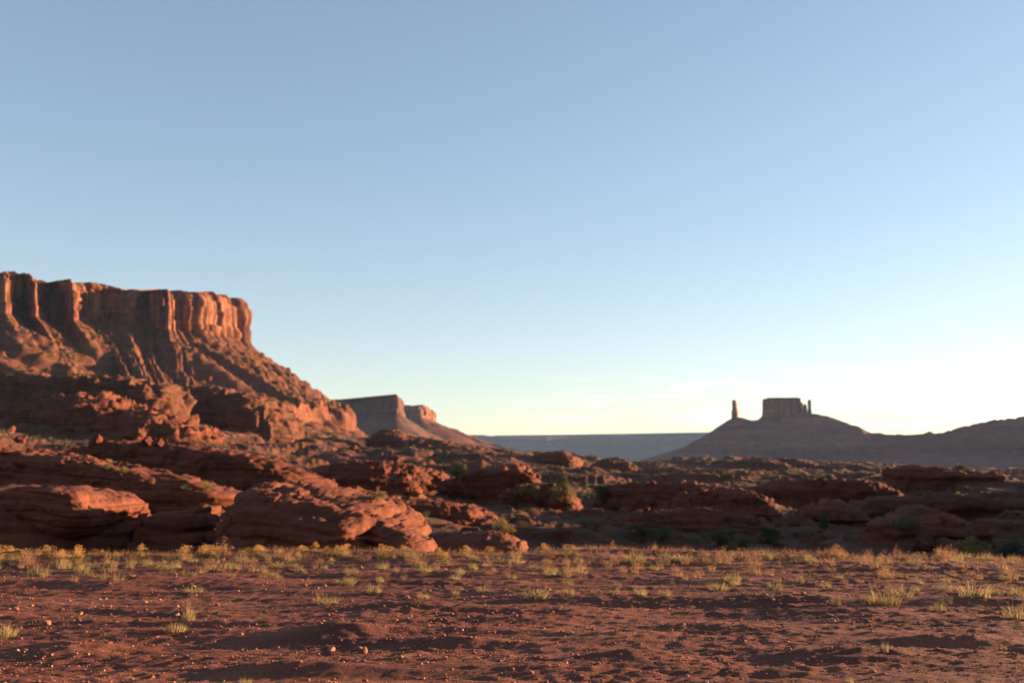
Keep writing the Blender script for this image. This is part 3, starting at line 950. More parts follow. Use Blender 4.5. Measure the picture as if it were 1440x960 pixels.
ledge('rock_outcrop', 'craggy sunlit outcrop glowing orange amid the shade', 'rock outcrop',
      [(528, 690, 712, 92), (548, 672, 712, 91), (566, 670, 712, 90), (580, 678, 711, 90), (592, 696, 711, 90.5), (598, 706, 712, 91)], 4.5, NR, 891, 1.2, 200, 70, 0.0, 0.75, 1.4, 1.2)
ledge('rock_ledge', 'undercut ledge with a bright broken end west of the tall shrubs', 'rock ledge',
      [(600, 682, 700, 130), (660, 662, 700, 128), (715, 655, 698, 126), (742, 658, 688, 125), (756, 668, 682, 125)], 9, MR, 901, 1.4, 260, 70, 0.02, 0.5, 1.0, 1.3, 0.2)
ledge('rock_ledge', 'sloping ledge that ends in a bright nose under the tall shrubs', 'rock ledge',
      [(690, 698, 716, 112), (740, 680, 714, 110), (772, 680, 712, 109), (796, 694, 712, 108), (815, 707, 713, 108)], 6, MR, 911, 1.1, 220, 70, 0.03, 0.55, 1.0, 1.3)
ledge('rock_ledge', 'flat thin ledge under a sage covered bank', 'rock ledge',
      [(830, 690, 704, 150), (880, 682, 706, 148), (950, 680, 708, 145), (1010, 684, 710, 142), (1050, 690, 712, 142)], 12, MR, 921, 1.3, 260, 70, 0.03, 0.5, 1.0, 1.3, 0.1)
ledge('rock_outcrop', 'sunlit nose of layered rock stepping down in the middle ground', 'rock outcrop',
      [(900, 722, 745, 98), (950, 700, 744, 96), (1010, 690, 742, 94), (1045, 692, 740, 92), (1075, 700, 740, 91), (1092, 714, 740, 90), (1102, 730, 740, 90), (1112, 737, 742, 90)], 8, NR, 931, 1.3, 320, 80, 0.02, 0.55, 1.1, 1.3, 0.1)
ledge('rock_ledge', 'lower shelf in front of the layered nose', 'rock ledge',
      [(820, 738, 758, 72), (900, 726, 758, 71), (980, 722, 758, 70), (1060, 726, 760, 69), (1090, 738, 762, 69), (1120, 752, 764, 69)], 8, MR, 941, 1.0, 260, 70, 0.03, 0.5, 1.0, 1.3)
ledge('rock_slab', 'narrow tilted slab with a bright upper edge below the square bluff', 'rock slab',
      [(1120, 720, 748, 84), (1160, 707, 748, 83), (1200, 712, 750, 82), (1220, 722, 750, 81.5), (1232, 732, 752, 81)], 6, NR, 951, 1.3, 220, 70, 0.03, 0.55, 1.0, 1.3, 0.1)
ledge('rock_slab', 'long tilted slab with broken sunlit blocks beside the big round shrub', 'rock slab',
      [(1240, 752, 790, 50), (1290, 726, 790, 50), (1320, 717, 790, 50), (1350, 724, 790, 50), (1385, 738, 790, 50), (1414, 748, 788, 50), (1430, 762, 788, 50)], 6, NR, 961, 1.1, 280, 80, 0.04, 0.6, 1.0, 1.3, 0.15)
ledge('bluff', 'square dark red bluff standing on the skyline with shrubs on its flat top', 'bluff',
      [(1262, 662, 700, 205), (1275, 658, 704, 204), (1320, 660, 708, 202), (1370, 664, 710, 200), (1405, 666, 710, 199), (1425, 670, 708, 198)], 22, MR, 971, 2.4, 300, 90, 0.0, 0.28, 0.8, 1.2, end=24)
ledge('rock_outcrop', 'tumbled sunlit rock at the foot of the square bluff', 'rock outcrop',
      [(1402, 678, 712, 193), (1420, 672, 714, 192), (1440, 686, 716, 191), (1470, 690, 718, 190), (1520, 700, 720, 190)], 12, NR, 981, 2.2, 200, 70, 0.04, 0.7, 1.2, 1.2)
ledge('rock_ledge', 'thin dark ledge in front of the grey flat by the square bluff', 'rock ledge',
      [(1060, 686, 700, 165), (1110, 676, 702, 165), (1180, 675, 704, 165), (1250, 680, 706, 165), (1290, 692, 708, 165)], 14, MR, 991, 1.3, 260, 60, 0.03, 0.45, 1.0, 1.2)
ledge('rock_ledge', 'low dark bank of rock behind the long tilted slab', 'rock ledge',
      [(1180, 730, 756, 88), (1260, 706, 752, 90), (1340, 700, 750, 92), (1430, 704, 748, 92), (1520, 715, 748, 92)], 10, MR, 1001, 1.2, 300, 70, 0.02, 0.5, 1.0, 1.2)
# far west: bluff in front of the mesa and red knolls
ledge('bluff', 'flat-topped bluff with a dark front and a bright sunlit end below the mesa', 'bluff',
      [(-420, 515, 580, 720), (-200, 520, 580, 700), (0, 527, 578, 690), (100, 530, 578, 680), (190, 531, 575, 672), (228, 532, 574, 668)], 80, M['hill'], 1011, 6.0, 560, 90, 0.0, 0.3, 1.1, 0.8, end=14, flute=0.9)
ledge('rock_knoll', 'ragged sunlit red knoll in front of the dark bluff', 'knoll',
      [(-40, 590, 612, 520), (20, 562, 606, 515), (55, 556, 604, 510), (80, 548, 604, 505), (110, 556, 606, 500), (150, 570, 612, 495), (200, 580, 618, 490), (250, 598, 624, 486)], 70, MR, 1021, 5.5, 360, 90, 0.02, 0.8, 1.5, 0.8, flute=0.8)
ledge('rock_knoll', 'fluted red hill glowing between the bluff and the mesa', 'knoll',
      [(215, 540, 590, 800), (250, 537, 600, 780), (300, 548, 606, 765), (340, 556, 608, 750), (368, 572, 606, 745), (385, 596, 612, 742)], 80, M['hill'], 1031, 6.5, 480, 100, 0.02, 0.7, 0.75, 0.8, end=4, flute=0.7)
ledge('rock_knoll', 'low bright knoll on the skyline in front of the blue plateau', 'knoll',
      [(735, 642, 650, 800), (760, 636, 650, 790), (785, 634, 650, 785), (800, 640, 650, 780), (812, 647, 652, 780)], 50, MR, 1041, 5.0, 200, 60, 0.0, 0.6, 1.0, 1.0)
ledge('rock_knoll', 'rounded dark knoll on the skyline under the ridge', 'knoll',
      [(1010, 660, 668, 620), (1050, 650, 668, 615), (1078, 646, 668, 610), (1110, 651, 670, 605), (1150, 661, 674, 600)], 70, M['hill'], 1051, 5.0, 220, 60, 0.0, 0.9, 0.8, 0.6)
ledge('rock_knoll', 'dome of dark rock left of the rounded knoll on the skyline', 'knoll',
      [(830, 654, 664, 640), (850, 647, 664, 640), (868, 645, 664, 640), (890, 650, 664, 640), (905, 656, 664, 640)], 40, M['hill'], 1061, 5.0, 180, 60, 0.0, 0.9, 0.8, 0.6)
ledge('rock_knoll', 'broken red crest stepping down from the mesa foot', 'knoll',
      [(500, 612, 632, 900), (525, 602, 634, 890), (545, 606, 636, 880), (580, 616, 640, 870), (640, 624, 645, 860), (700, 636, 650, 850)], 90, M['hill'], 1071, 7.0, 260, 60, 0.02, 0.7, 1.3, 1.0)


# ------------------------------------------------------------------ boulders and stones
def ico(sub):
    t = (1 + 5 ** 0.5) / 2
    v = [(-1, t, 0), (1, t, 0), (-1, -t, 0), (1, -t, 0), (0, -1, t), (0, 1, t), (0, -1, -t), (0, 1, -t), (t, 0, -1), (t, 0, 1), (-t, 0, -1), (-t, 0, 1)]
    f = [(0, 11, 5), (0, 5, 1), (0, 1, 7), (0, 7, 10), (0, 10, 11), (1, 5, 9), (5, 11, 4), (11, 10, 2), (10, 7, 6), (7, 1, 8), (3, 9, 4), (3, 4, 2), (3, 2, 6), (3, 6, 8), (3, 8, 9), (4, 9, 5), (2, 4, 11), (6, 2, 10), (8, 6, 7), (9, 8, 1)]
    v = [np.array(p) / np.linalg.norm(p) for p in v]
    for _ in range(sub):
        cache = {}; nf = []

        def midp(a, b):
            k = (min(a, b), max(a, b))
            if k not in cache:
                m = v[a] + v[b]
                v.append(m / np.linalg.norm(m)); cache[k] = len(v) - 1
            return cache[k]
        for a, b, c in f:
            x, y, z = midp(a, b), midp(b, c), midp(c, a)
            nf += [(a, x, z), (b, y, x), (c, z, y), (x, y, z)]
        f = nf
    return np.array(v), np.array(f)


def stone_shape(seed, sub=3, cuts=9, rough=0.10):
    v, f = ico(sub)
    r = np.random.default_rng(seed)
    p = v.copy()
    for _ in range(cuts):
        n = r.normal(size=3); n /= np.linalg.norm(n)
        d = r.uniform(0.45, 0.85)
        h = p @ n - d
        p = p - np.where(h > 0, h, 0)[:, None] * n * 0.92
    p = p * (1 + rough * fbm3(p[:, 0] * 2.2, p[:, 1] * 2.2, p[:, 2] * 2.2, 3, seed))[:, None]
    p *= np.array([1.0, r.uniform(0.7, 1.0), r.uniform(0.55, 0.8)])
    return p, f


# boulders on the slopes, placed where the photo shows their bright sides
BOULDER_MESHES = []
for k in range(5):
    p, f = stone_shape(40 + k, 4, 11, 0.22)
    o = mesh_obj('boulder', p, f, MR)
    BOULDER_MESHES.append(o.data)
    bpy.data.objects.remove(o)


bpy.context.view_layer.update()
DG = bpy.context.evaluated_depsgraph_get()


def on_hill(x, y, Y_guess):
    """The place on the rocks or the slope where the photo shows (x, y)."""
    d = at(x, y, 1.0) - np.array([0, 0, CAM_Z])
    d /= np.linalg.norm(d)
    o0 = np.array([0, 0, CAM_Z]) + d * 22.0
    hit, loc, nrm_, idx, ob, mw = scene.ray_cast(DG, [float(c) for c in o0], [float(c) for c in d], distance=2500.0)
    if hit and ob.name != 'haze' and ob.name != 'ground':
        return np.array(loc)
    Ys = np.geomspace(Y_guess * 0.55, Y_guess * 1.8, 160)
    P = np.array([at(x, y, Yk) for Yk in Ys])
    g = hill_z(P[:, 0], P[:, 1]) - P[:, 2]
    i = np.where(g > 0)[0]
    k = i[0] if len(i) else int(np.argmin(np.abs(g)))
    return np.array([P[k, 0], P[k, 1], hz(P[k, 0], P[k, 1])])


def boulder(x, y, Y, size_px, label, group=None, tall=1.0, k=None):
    P = on_hill(x, y, Y)
    o = bpy.data.objects.new('boulder', BOULDER_MESHES[k if k is not None else rng.integers(0, 5)])
    COL.objects.link(o)
    s = size_px * P[1] / F * 0.5
    o.location = (P[0], P[1], P[2] + 0.35 * s * tall)
    o.scale = (s * rng.uniform(0.9, 1.25), s * rng.uniform(0.9, 1.2), s * 1.25 * tall)
    o.rotation_euler = (rng.uniform(-.2, .2), rng.uniform(-.2, .2), rng.uniform(0, 6.28))
    return tag(o, label, 'boulder', group)


for a in [(295, 534, 1250, 11, 'pale bright boulder alone on the dark slope under the mesa cliff'),
          (88, 656, 180, 12, 'small bright boulder at the lip of the long sloping shelf'),
          (15, 608, 300, 16, 'flat sunlit boulder at the far west of the knobs'),
          (30, 622, 260, 18, 'upright sunlit boulder beside the thin leaning rock'),
          (136, 624, 230, 26, 'rounded bright knob on the rim of the dark shelf'),
          (185, 618, 260, 30, 'broad bright knob among the sunlit knobs on the rim'),
          (205, 624, 250, 22, 'broken bright knob next to the broad knob on the rim'),
          (222, 626, 245, 20, 'last bright knob east on the rim of the dark shelf'),
          (245, 622, 270, 16, 'pointed sunlit rock east of the bright knobs'),
          (300, 618, 300, 16, 'leaning sunlit block on the slope under the fluted red hill'),
          (328, 632, 280, 10, 'small standing rock below the leaning sunlit block'),
          (468, 676, 140, 9, 'little red boulder perched on the dark ledge'),
          (423, 679, 140, 8, 'smallest red boulder west of the perched one'),
          (555, 645, 260, 12, 'tall reddish boulder on the brushy slope above the outcrop'),
          (568, 658, 230, 11, 'squat orange boulder just under the tall reddish one'),
          (608, 686, 110, 12, 'pale chip of rock right beside the craggy outcrop'),
          (625, 659, 220, 10, 'orange boulder west of the rounded juniper'),
          (676, 664, 180, 12, 'rusty boulder between the rounded juniper and the undercut ledge'),
          (708, 663, 170, 16, 'bright boulder on the shoulder of the undercut ledge'),
          (716, 670, 165, 10, 'wedge of rock below the bright shoulder boulder'),
          (709, 682, 130, 9, 'small round bright stone above the pair of pale blocks'),
          (719, 696, 115, 16, 'left block of the sunlit pair in the gully'),
          (726, 696, 114, 14, 'right block of the sunlit pair in the gully'),
          (757, 674, 130, 14, 'sunlit broken block under the nose of the undercut ledge'),
          (918, 680, 170, 10, 'hooked bright boulder on the dark middle slope'),
          (862, 714, 95, 22, 'pale flat rock below the shrubs in the gully'),
          (885, 718, 92, 12, 'reddish block beside the pale flat rock'),
          (897, 704, 110, 10, 'pale pebble-like boulder above the red strip'),
          (912, 709, 108, 18, 'thin red strip of rock in the shaded gully'),
          (910, 718, 96, 12, 'low red block under the thin red strip'),
          (988, 694, 120, 18, 'dark pitted boulder in front of the layered nose'),
          (1155, 678, 200, 12, 'bright tip of rock above the thin dark ledge'),
          (1095, 739, 70, 14, 'tan boulder at the toe of the layered nose'),
          (1060, 736, 72, 14, 'pale rock shelf block under the layered nose'),
          (1118, 740, 72, 14, 'buff boulder farthest east at the layered nose'),
          (1325, 733, 60, 14, 'sunlit block broken off the long tilted slab'),
          (1300, 770, 40, 40, 'low pale boulder sunk in the grass at the edge of the flat'),
          (1367, 757, 44, 16, 'orange block above the big round shrub')]:
    boulder(*a)
for k in range(230):
    x = rng.uniform(-5, 1445)
    y = np.interp(x, [0, 300, 600, 800, 1440], [600, 610, 635, 655, 668]) + rng.uniform(0, 1) ** 1.3 * 105
    P = on_hill(x, y, 150)
    o = bpy.data.objects.new('boulder', BOULDER_MESHES[rng.integers(0, 5)])
    COL.objects.link(o)
    s = rng.uniform(1.6, 3.2) * P[1] / F * (0.6 + rng.exponential(0.55))
    o.location = (P[0], P[1], P[2] + 0.2 * s)
    o.scale = (s * rng.uniform(0.8, 1.6), s * rng.uniform(0.8, 1.3), s * rng.uniform(0.8, 1.3))
    o.rotation_euler = (rng.uniform(-.3, .3), rng.uniform(-.3, .3), rng.uniform(0, 6.28))
    tag(o, 'small red boulder scattered on the rocky slope', 'boulder', 'small boulders scattered over the slopes')

# stones on the flat
STONE_MESHES = []
for k in range(6):
    p, f = stone_shape(70 + k, 2, 8, 0.10)
    o = mesh_obj('stone', p, f, M['stone'], smooth=False)
    STONE_MESHES.append(o.data)
    bpy.data.objects.remove(o)


def on_flat(x, y):
    p = at(x, y, 1.0)
    k = CAM_Z / (CAM_Z - p[2])
    for _ in range(6):
        zg = float(ground_z(np.array([p[0] * k]), np.array([k]))[0])
        k = (CAM_Z - zg) / (CAM_Z - p[2])
    return np.array([p[0] * k, k, zg])


def stone(x, y, px, label, group=None, tall=1.0, k=None):
    P = on_flat(x, y)
    s = px * P[1] / F * 0.42
    o = bpy.data.objects.new('stone', STONE_MESHES[k if k is not None else rng.integers(0, 6)])
    COL.objects.link(o)
    o.location = (P[0], P[1], P[2] + 0.3 * s * tall)
    o.scale = (s * rng.uniform(0.9, 1.2), s * rng.uniform(0.9, 1.1), s * 1.1 * tall)
    o.rotation_euler = (rng.uniform(-.3, .3), rng.uniform(-.3, .3), rng.uniform(0, 6.28))
    return tag(o, label, 'stone', group)


for a in [(513, 917, 9, 'upright tan stone casting a shadow on the bare dirt', None, 2.0), (564, 924, 8, 'pale round stone right of the upright tan stone'), (385, 890, 8, 'pale oval stone alone at the end of the dark patch'),
          (467, 915, 15, 'flat reddish stone left of the upright tan one'), (318, 940, 8, 'bright rounded stone near the bottom edge of the dirt'), (68, 773, 13, 'cream block among the brush at the edge of the flat', None, 1.2), (596, 954, 6, 'small bright stone at the bottom of the frame middle'),
          (540, 852, 6, 'tan stone on top of the low lit mound'), (577, 867, 7, 'white stone right of the low lit mound'), (609, 870, 5, 'little pale stone east of the white one'), (650, 886, 7, 'brownish pale stone in the dark hollow'), (788, 854, 6, 'single pale stone in the middle of the dirt'),
          (941, 856, 5, 'pale stone east of the middle of the dirt'), (1058, 886, 6, 'brightest white stone alone on the dark dirt'), (1087, 842, 8, 'pinkish stone below the weeds'), (1368, 920, 8, 'cream stone left of the pair in the east'), (1412, 919, 7, 'cream stone of the eastern pair, the left one'),
          (1429, 921, 8, 'pinkish stone of the eastern pair, the right one'), (1288, 924, 6, 'small pale stone west of the three cream stones'), (1117, 940, 6, 'small white stone low in the east'), (1170, 873, 12, 'long flat pinkish stone on the eastern dirt'), (730, 901, 6, 'white stone at the start of the bright strip'),
          (741, 903, 5, 'smaller white stone touching the bright strip'), (66, 877, 13, 'flat orange stone in the western gravel'), (55, 853, 8, 'pale orange stone by the western weeds'), (113, 863, 8, 'bright stone in the western gravel'), (26, 917, 11, 'reddish stone on the western lit mound'),
          (205, 847, 6, 'orange stone north of the dark patch'), (665, 914, 6, 'white stone at the edge of the pinkish mound'), (830, 880, 5, 'rosy stone in the dark centre'), (250, 865, 10, 'dusty stone beside the tall weed')]:
    stone(*a)
for k in range(120):
    x = rng.uniform(0, 1440); y = 960 - 140 * rng.beta(1.1, 1.6)
    stone(x, y, rng.uniform(2.2, 4.6) + (rng.random() < 0.15) * 2.5, 'small pale pebble lying loose on the red dirt', 'loose pebbles on the dirt')

# gravel: thousands of chips, one object
vb, fb = ico(0)
NG = 24000
gyk = 4.8 + 12.5 * rng.beta(1.0, 1.9, NG)
gxk = rng.uniform(-1, 1, NG) * (gyk * 0.60 + 0.8)
patch = noise2(gxk * 0.8, gyk * 1.6, 77) + 0.45 * rng.normal(size=NG)
keep = patch > -0.1
gxk, gyk = gxk[keep], gyk[keep]
NG = len(gxk)
gs = 0.0035 + 0.0055 * rng.exponential(0.55, NG)
gs = np.minimum(gs, 0.026) * (0.75 + gyk / 26)
zc_ = ground_z(gxk, gyk)
dirs = rng.normal(size=(NG, 12, 3)) * 0.22
V = vb[None] * (1 + dirs) * np.stack([gs * rng.uniform(0.8, 1.6, NG), gs * rng.uniform(0.8, 1.4, NG), gs * rng.uniform(0.5, 1.0, NG)], 1)[:, None, :]
V = V + np.stack([gxk, gyk, zc_ + gs * 0.25], 1)[:, None, :]
FB = (fb[None] + (np.arange(NG) * 12)[:, None, None]).reshape(-1, 3)
tag(mesh_obj('gravel', V.reshape(-1, 3), FB, M['gravel'], smooth=False), kind='stuff')


# ------------------------------------------------------------------ plants
def blades(base, az, h, lean, width, seg=3):
    """Tapering bent blades; all arguments are arrays of length n."""
    n = len(h)
    rows = []
    side = np.stack([-np.sin(az + 0.6), np.cos(az + 0.6), np.zeros(n)], 1)
    for k in range(seg + 1):
        t = k / seg
        bend = lean * t * t
        c = base + np.stack([np.cos(az) * bend * h, np.sin(az) * bend * h, h * t * (1 - 0.25 * lean * t)], 1)
        w = width * (1 - t) ** 0.7 if k < seg else width * 0.08
        rows.append(c - side * np.reshape(w, (-1, 1)) / 2)
        rows.append(c + side * np.reshape(w, (-1, 1)) / 2)
    V = np.stack(rows, 1)            # n x 2(seg+1) x 3
    m = 2 * (seg + 1)
    f = np.array([[2 * k, 2 * k + 1, 2 * k + 3, 2 * k + 2] for k in range(seg)])
    Fc = (f[None] + (np.arange(n) * m)[:, None, None]).reshape(-1, 4)
    return V.reshape(-1, 3), Fc


def tuft(seed, n, radius, h0, h1, lean, width, flat=1.0):
    r = np.random.default_rng(seed)
    rr = radius * np.sqrt(r.random(n)); th = r.random(n) * 6.283
    base = np.stack([rr * np.cos(th) * flat, rr * np.sin(th), np.full(n, -0.01)], 1)
    az = th + r.normal(0, 0.7, n)
    h = r.uniform(h0, h1, n) * (1 - 0.35 * rr / radius)
    return blades(base, az, h, r.uniform(0.1, lean, n), width * r.uniform(0.6, 1.3, n))


def leaf_cloud(seed, n, rx, rz, size, lobes=7, zmin=0.02):
    """Small leaf faces filling a few overlapping lobes, uneven outline, gaps between."""
    r = np.random.default_rng(seed)
    cen = np.stack([r.normal(0, 0.42, lobes) * rx, r.normal(0, 0.42, lobes) * rx, r.uniform(0.3, 0.85, lobes) * rz], 1)
    rad = r.uniform(0.28, 0.55, lobes) * rx
    k = r.integers(0, lobes, n)
    d = r.normal(size=(n, 3)); d /= np.linalg.norm(d, axis=1)[:, None]
    p = cen[k] + d * (rad[k] * r.uniform(0.45, 1.05, n))[:, None] * np.array([1, 1, min(1.0, rz / rx * 0.9)])
    p[:, 2] = np.maximum(p[:, 2], zmin + 0.1 * rz * r.random(n))
    a = r.normal(size=(n, 3)); a /= np.linalg.norm(a, axis=1)[:, None]
    b = np.cross(a, r.normal(size=(n, 3))); b /= np.linalg.norm(b, axis=1)[:, None]
    s = size * r.uniform(0.6, 1.4, n)[:, None]
    V = np.stack([p - a * s, p - b * s * 0.5, p + a * s, p + b * s * 0.5], 1).reshape(-1, 3)
    Fc = np.arange(n * 4).reshape(-1, 4)
    return V, Fc


def stems(seed, n, rx, rz, width):
    r = np.random.default_rng(seed)
    base = np.stack([r.normal(0, 0.10, n) * rx, r.normal(0, 0.10, n) * rx, np.full(n, -0.05 * rz)], 1)
    az = r.random(n) * 6.283
    return blades(base, az, r.uniform(0.6, 0.95, n) * rz, r.uniform(0.2, 0.7, n) * rx / rz, np.full(n, width), 4)


def plant_proto(name, leaf, leaf_mesh, stem_mesh=None, extra=None):
    root = bpy.data.objects.new(name, None)
    COL.objects.link(root)
    mesh_obj(leaf_mesh[0], *leaf_mesh[1], M[leaf], root, smooth=False)
    if stem_mesh: mesh_obj('stem', *stem_mesh, M['wood'], root, smooth=False)
    if extra: mesh_obj(extra[0], *extra[1], M[extra[2]], root, smooth=False)
    return root


def drop(o):
    for c in list(o.children): drop(c)
    bpy.data.objects.remove(o)


P_TUFT = [plant_proto('grass_tuft', 'green_blade', ('blades', tuft(200 + k, 90, 0.10, 0.07, 0.20, 0.9, 0.008)), None, ('dry_stalks', tuft(230 + k, 14, 0.09, 0.15, 0.28, 0.5, 0.005), 'dry_blade')) for k in range(3)]
P_DRY = [plant_proto('dry_weed', 'dry_blade', ('blades', tuft(260 + k, 60, 0.09, 0.08, 0.24, 0.8, 0.007)), None, ('seed_heads', leaf_cloud(280 + k, 120, 0.10, 0.22, 0.008, 9, 0.08), 'pink_blade')) for k in range(3)]  # second part of each weed: a loose cloud of seed heads
P_FLOWER = [plant_proto('flowering_brush', 'brush_leaf', ('blades', tuft(300 + k, 120, 0.13, 0.10, 0.22, 0.9, 0.008)), stems(320 + k, 10, 0.15, 0.2, 0.008), ('foliage', leaf_cloud(310 + k, 420, 0.17, 0.27, 0.010, 10, 0.13), 'flower')) for k in range(3)]
P_BUSH = [plant_proto('shrub', 'sage_leaf', ('foliage', leaf_cloud(340 + k, 1500, 0.55, 0.75, 0.035, 12)), stems(350 + k, 12, 0.5, 0.7, 0.03)) for k in range(3)]
P_GOLD = [plant_proto('shrub', 'brush_leaf', ('foliage', leaf_cloud(360 + k, 1500, 0.55, 0.85, 0.035, 12)), stems(370 + k, 12, 0.5, 0.8, 0.03)) for k in range(2)]
P_JUN = [plant_proto('juniper', 'juniper_leaf', ('foliage', leaf_cloud(380 + k, 2200, 0.6, 1.25, 0.045, 16, 0.12)), stems(390 + k, 7, 0.5, 1.2, 0.07)) for k in range(2)]
PROTOS = P_TUFT + P_DRY + P_FLOWER + P_BUSH + P_GOLD + P_JUN


def plant(protos, P, s, label, cat, group=None, sz=1.0):
    o = copy_tree(protos[rng.integers(0, len(protos))])
    o.location = [float(c) for c in P]
    o.scale = (s, s, s * sz)
    o.rotation_euler = (0, 0, float(rng.uniform(0, 6.28)))
    return tag(o, label, cat, group)


# tufts the photo shows on the flat: (x, y of foot, height in px, label)
def on_flat_plant(protos, x, y, hpx, h_proto, label, cat, group=None, wide=1.0):
    P = on_flat(x, y)
    s = hpx * P[1] / F / h_proto
    return plant(protos, P, s * wide, label, cat, group, 1.0 / wide)


for a in [(1240, 848, 26, 'wide bright green tuft on the eastern flat', 1.7), (1265, 838, 20, 'pale yellow tuft behind the wide green one', 1.8), (1370, 838, 28, 'tall green tuft near the eastern edge', 1.4), (1398, 836, 18, 'green tuft just east of the tall one', 1.4),
          (1175, 850, 18, 'slim tuft west of the wide green one', 0.8), (1430, 838, 20, 'green tuft at the east end of the flat', 1.2), (1090, 828, 16, 'yellowish tuft between the dry weeds', 1.2), (1010, 828, 14, 'low spreading green tuft amid dry weeds', 2.2), (1030, 818, 16, 'pale green tuft amid dry weeds', 1.3),
          (455, 850, 22, 'bushy green tuft in front of the low mound', 1.6), (247, 886, 14, 'low leafy tuft at the edge of the dark patch', 2.2), (265, 872, 34, 'single tall weed stalk beside the low leafy tuft', 0.5), (272, 832, 12, 'flat yellow tuft on the western flat', 2.0), (165, 822, 26, 'upright green tuft on the western flat', 0.7),
          (120, 810, 18, 'round green tuft west of the upright one', 1.1), (52, 810, 24, 'spiky green tuft far west', 1.3), (10, 893, 22, 'dry tuft cut by the western edge', 1.2), (525, 834, 20, 'oval green tuft below the brush line', 1.0), (490, 822, 16, 'small green tuft west of the oval one', 1.0),
          (595, 842, 14, 'little green tuft among stones', 1.2), (680, 834, 14, 'thin green tuft in the middle of the flat', 1.2), (800, 836, 16, 'pale split tuft in the middle of the flat', 0.8), (755, 840, 22, 'spreading greenish tuft in the middle of the flat', 1.6), (865, 836, 15, 'first of the row of pale tufts', 1.0),
          (900, 836, 18, 'leaning tuft in the row of pale tufts', 1.0), (935, 836, 14, 'last of the row of pale tufts', 1.0), (1320, 858, 16, 'sparse tuft in front of the tall green one', 1.2), (1425, 868, 24, 'sparse weed at the south-east', 1.0), (1245, 915, 20, 'thin lone grass stalk on the dark dirt', 0.4),
          (1330, 850, 18, 'thin weed behind the sparse tuft', 0.8), (345, 960, 10, 'tuft cut by the bottom edge', 1.6), (1195, 960, 12, 'lone tuft cut by the bottom edge in the east', 0.8), (640, 816, 14, 'small tuft in front of the yellow brush', 1.1)]:
    on_flat_plant(P_TUFT, a[0], a[1], a[2], 0.19, a[3], 'grass tuft', None, a[4])

for k in range(150):
    x = rng.uniform(-10, 1450)
    y = 782 + 62 * rng.beta(1.0, 2.4)
    if x < 350 and y > 815: y -= 25
    on_flat_plant(P_TUFT, x, y, rng.uniform(7, 15), 0.19, 'small greenish grass tuft on the red flat', 'grass tuft', 'small grass tufts over the flat', rng.uniform(0.8, 1.8))
for k in range(225):
    x = rng.uniform(-10, 1450) if rng.random() < 0.6 else rng.uniform(720, 1450)
    y = 779 + 45 * rng.beta(0.9, 2.0)
    on_flat_plant(P_DRY, x, y, (rng.uniform(5, 12) + rng.exponential(3.5)) * (1.0 if y < 800 else 0.85), 0.22, 'dry tan weed standing among many like it', 'dry weed', 'dry weeds toward the edge of the flat', rng.uniform(0.8, 1.4))
for (x, y, h, lab) in [(12, 786, 22, 'golden flowering brush farthest west at the edge of the flat'), (82, 794, 22, 'bright golden brush right of the cream block'), (112, 788, 22, 'reddish gold brush west of the dark cave mouth'), (262, 785, 18, 'rounded golden brush standing clear against the dark slab'), (290, 786, 20, 'wide golden brush under the long sloping slab'),
                       (365, 782, 16, 'golden brush under the middle of the long slab'), (424, 782, 17, 'golden brush beneath the broken end of the long slab'), (480, 782, 18, 'golden brush beside the craggy slab end'), (540, 784, 20, 'broad golden brush in the gap below the wedge'), (575, 782, 16, 'golden brush in the shade of the wedge'), (655, 782, 16, 'bright yellow brush east of the wedge'),
                       (690, 780, 12, 'low yellow brush near the striped slab'), (768, 780, 17, 'yellow brush standing out at the edge of the flat'), (805, 780, 16, 'vivid yellow brush beside another on the bright strip'), (735, 779, 12, 'tiny yellow brush at the toe of the striped slab')]:
    on_flat_plant(P_FLOWER, x, y, h, 0.26, lab, 'flowering brush', None, 1.15)
for k in range(30):
    x = rng.uniform(-10, 700); y = 776 + 20 * rng.beta(1.0, 1.6) + max(0, (300 - x) / 90)
    on_flat_plant(P_FLOWER, x, y, rng.uniform(8, 18), 0.26, 'small golden flowering brush along the edge of the flat', 'flowering brush', 'small golden brushes along the edge of the flat', rng.uniform(0.8, 1.3))
for (x, y, h) in [(1225, 782, 34), (1262, 786, 22), (1195, 780, 24), (1335, 788, 28), (1343, 788, 22), (1212, 782, 24), (1175, 780, 18), (920, 774, 14), (862, 772, 14)]:
    on_flat_plant(P_DRY, x, y, h, 0.22, 'tall thin dry weed rising above the eastern edge of the flat', 'dry weed', 'tall dry weeds at the eastern edge', 0.6)

# fine dry grass along the rim, one object
n = 16000
bx = rng.uniform(-11.5, 11.5, n)
by = edge_y(bx) + 0.25 - 3.4 * rng.beta(0.9, 2.4, n)
kk = (noise2(bx * 0.9, by * 1.4, 88) + 0.35 * rng.normal(size=n) + 0.14 * np.clip(bx / 6, -1, 1)) > -0.02
bx, by = bx[kk], by[kk]
n = len(bx)
bz = ground_z(bx, by)
Vg, Fg = blades(np.stack([bx, by, bz - 0.01], 1), rng.random(n) * 6.283, rng.uniform(0.03, 0.13, n), rng.uniform(0.1, 0.9, n), rng.uniform(0.003, 0.007, n))
tag(mesh_obj('dry_grass', Vg, Fg, M['dry_blade'], smooth=False), kind='stuff')

# shrubs and junipers of the middle ground
def hill_plant(protos, x, y, hpx, h_proto, Y, label, cat, group=None, wide=1.0):
    P = on_hill(x, y, Y)
    P[2] -= 0.02 * hpx * P[1] / F
    return plant(protos, P, hpx * P[1] / F / h_proto * wide, label, cat, group, 1.0 / wide)


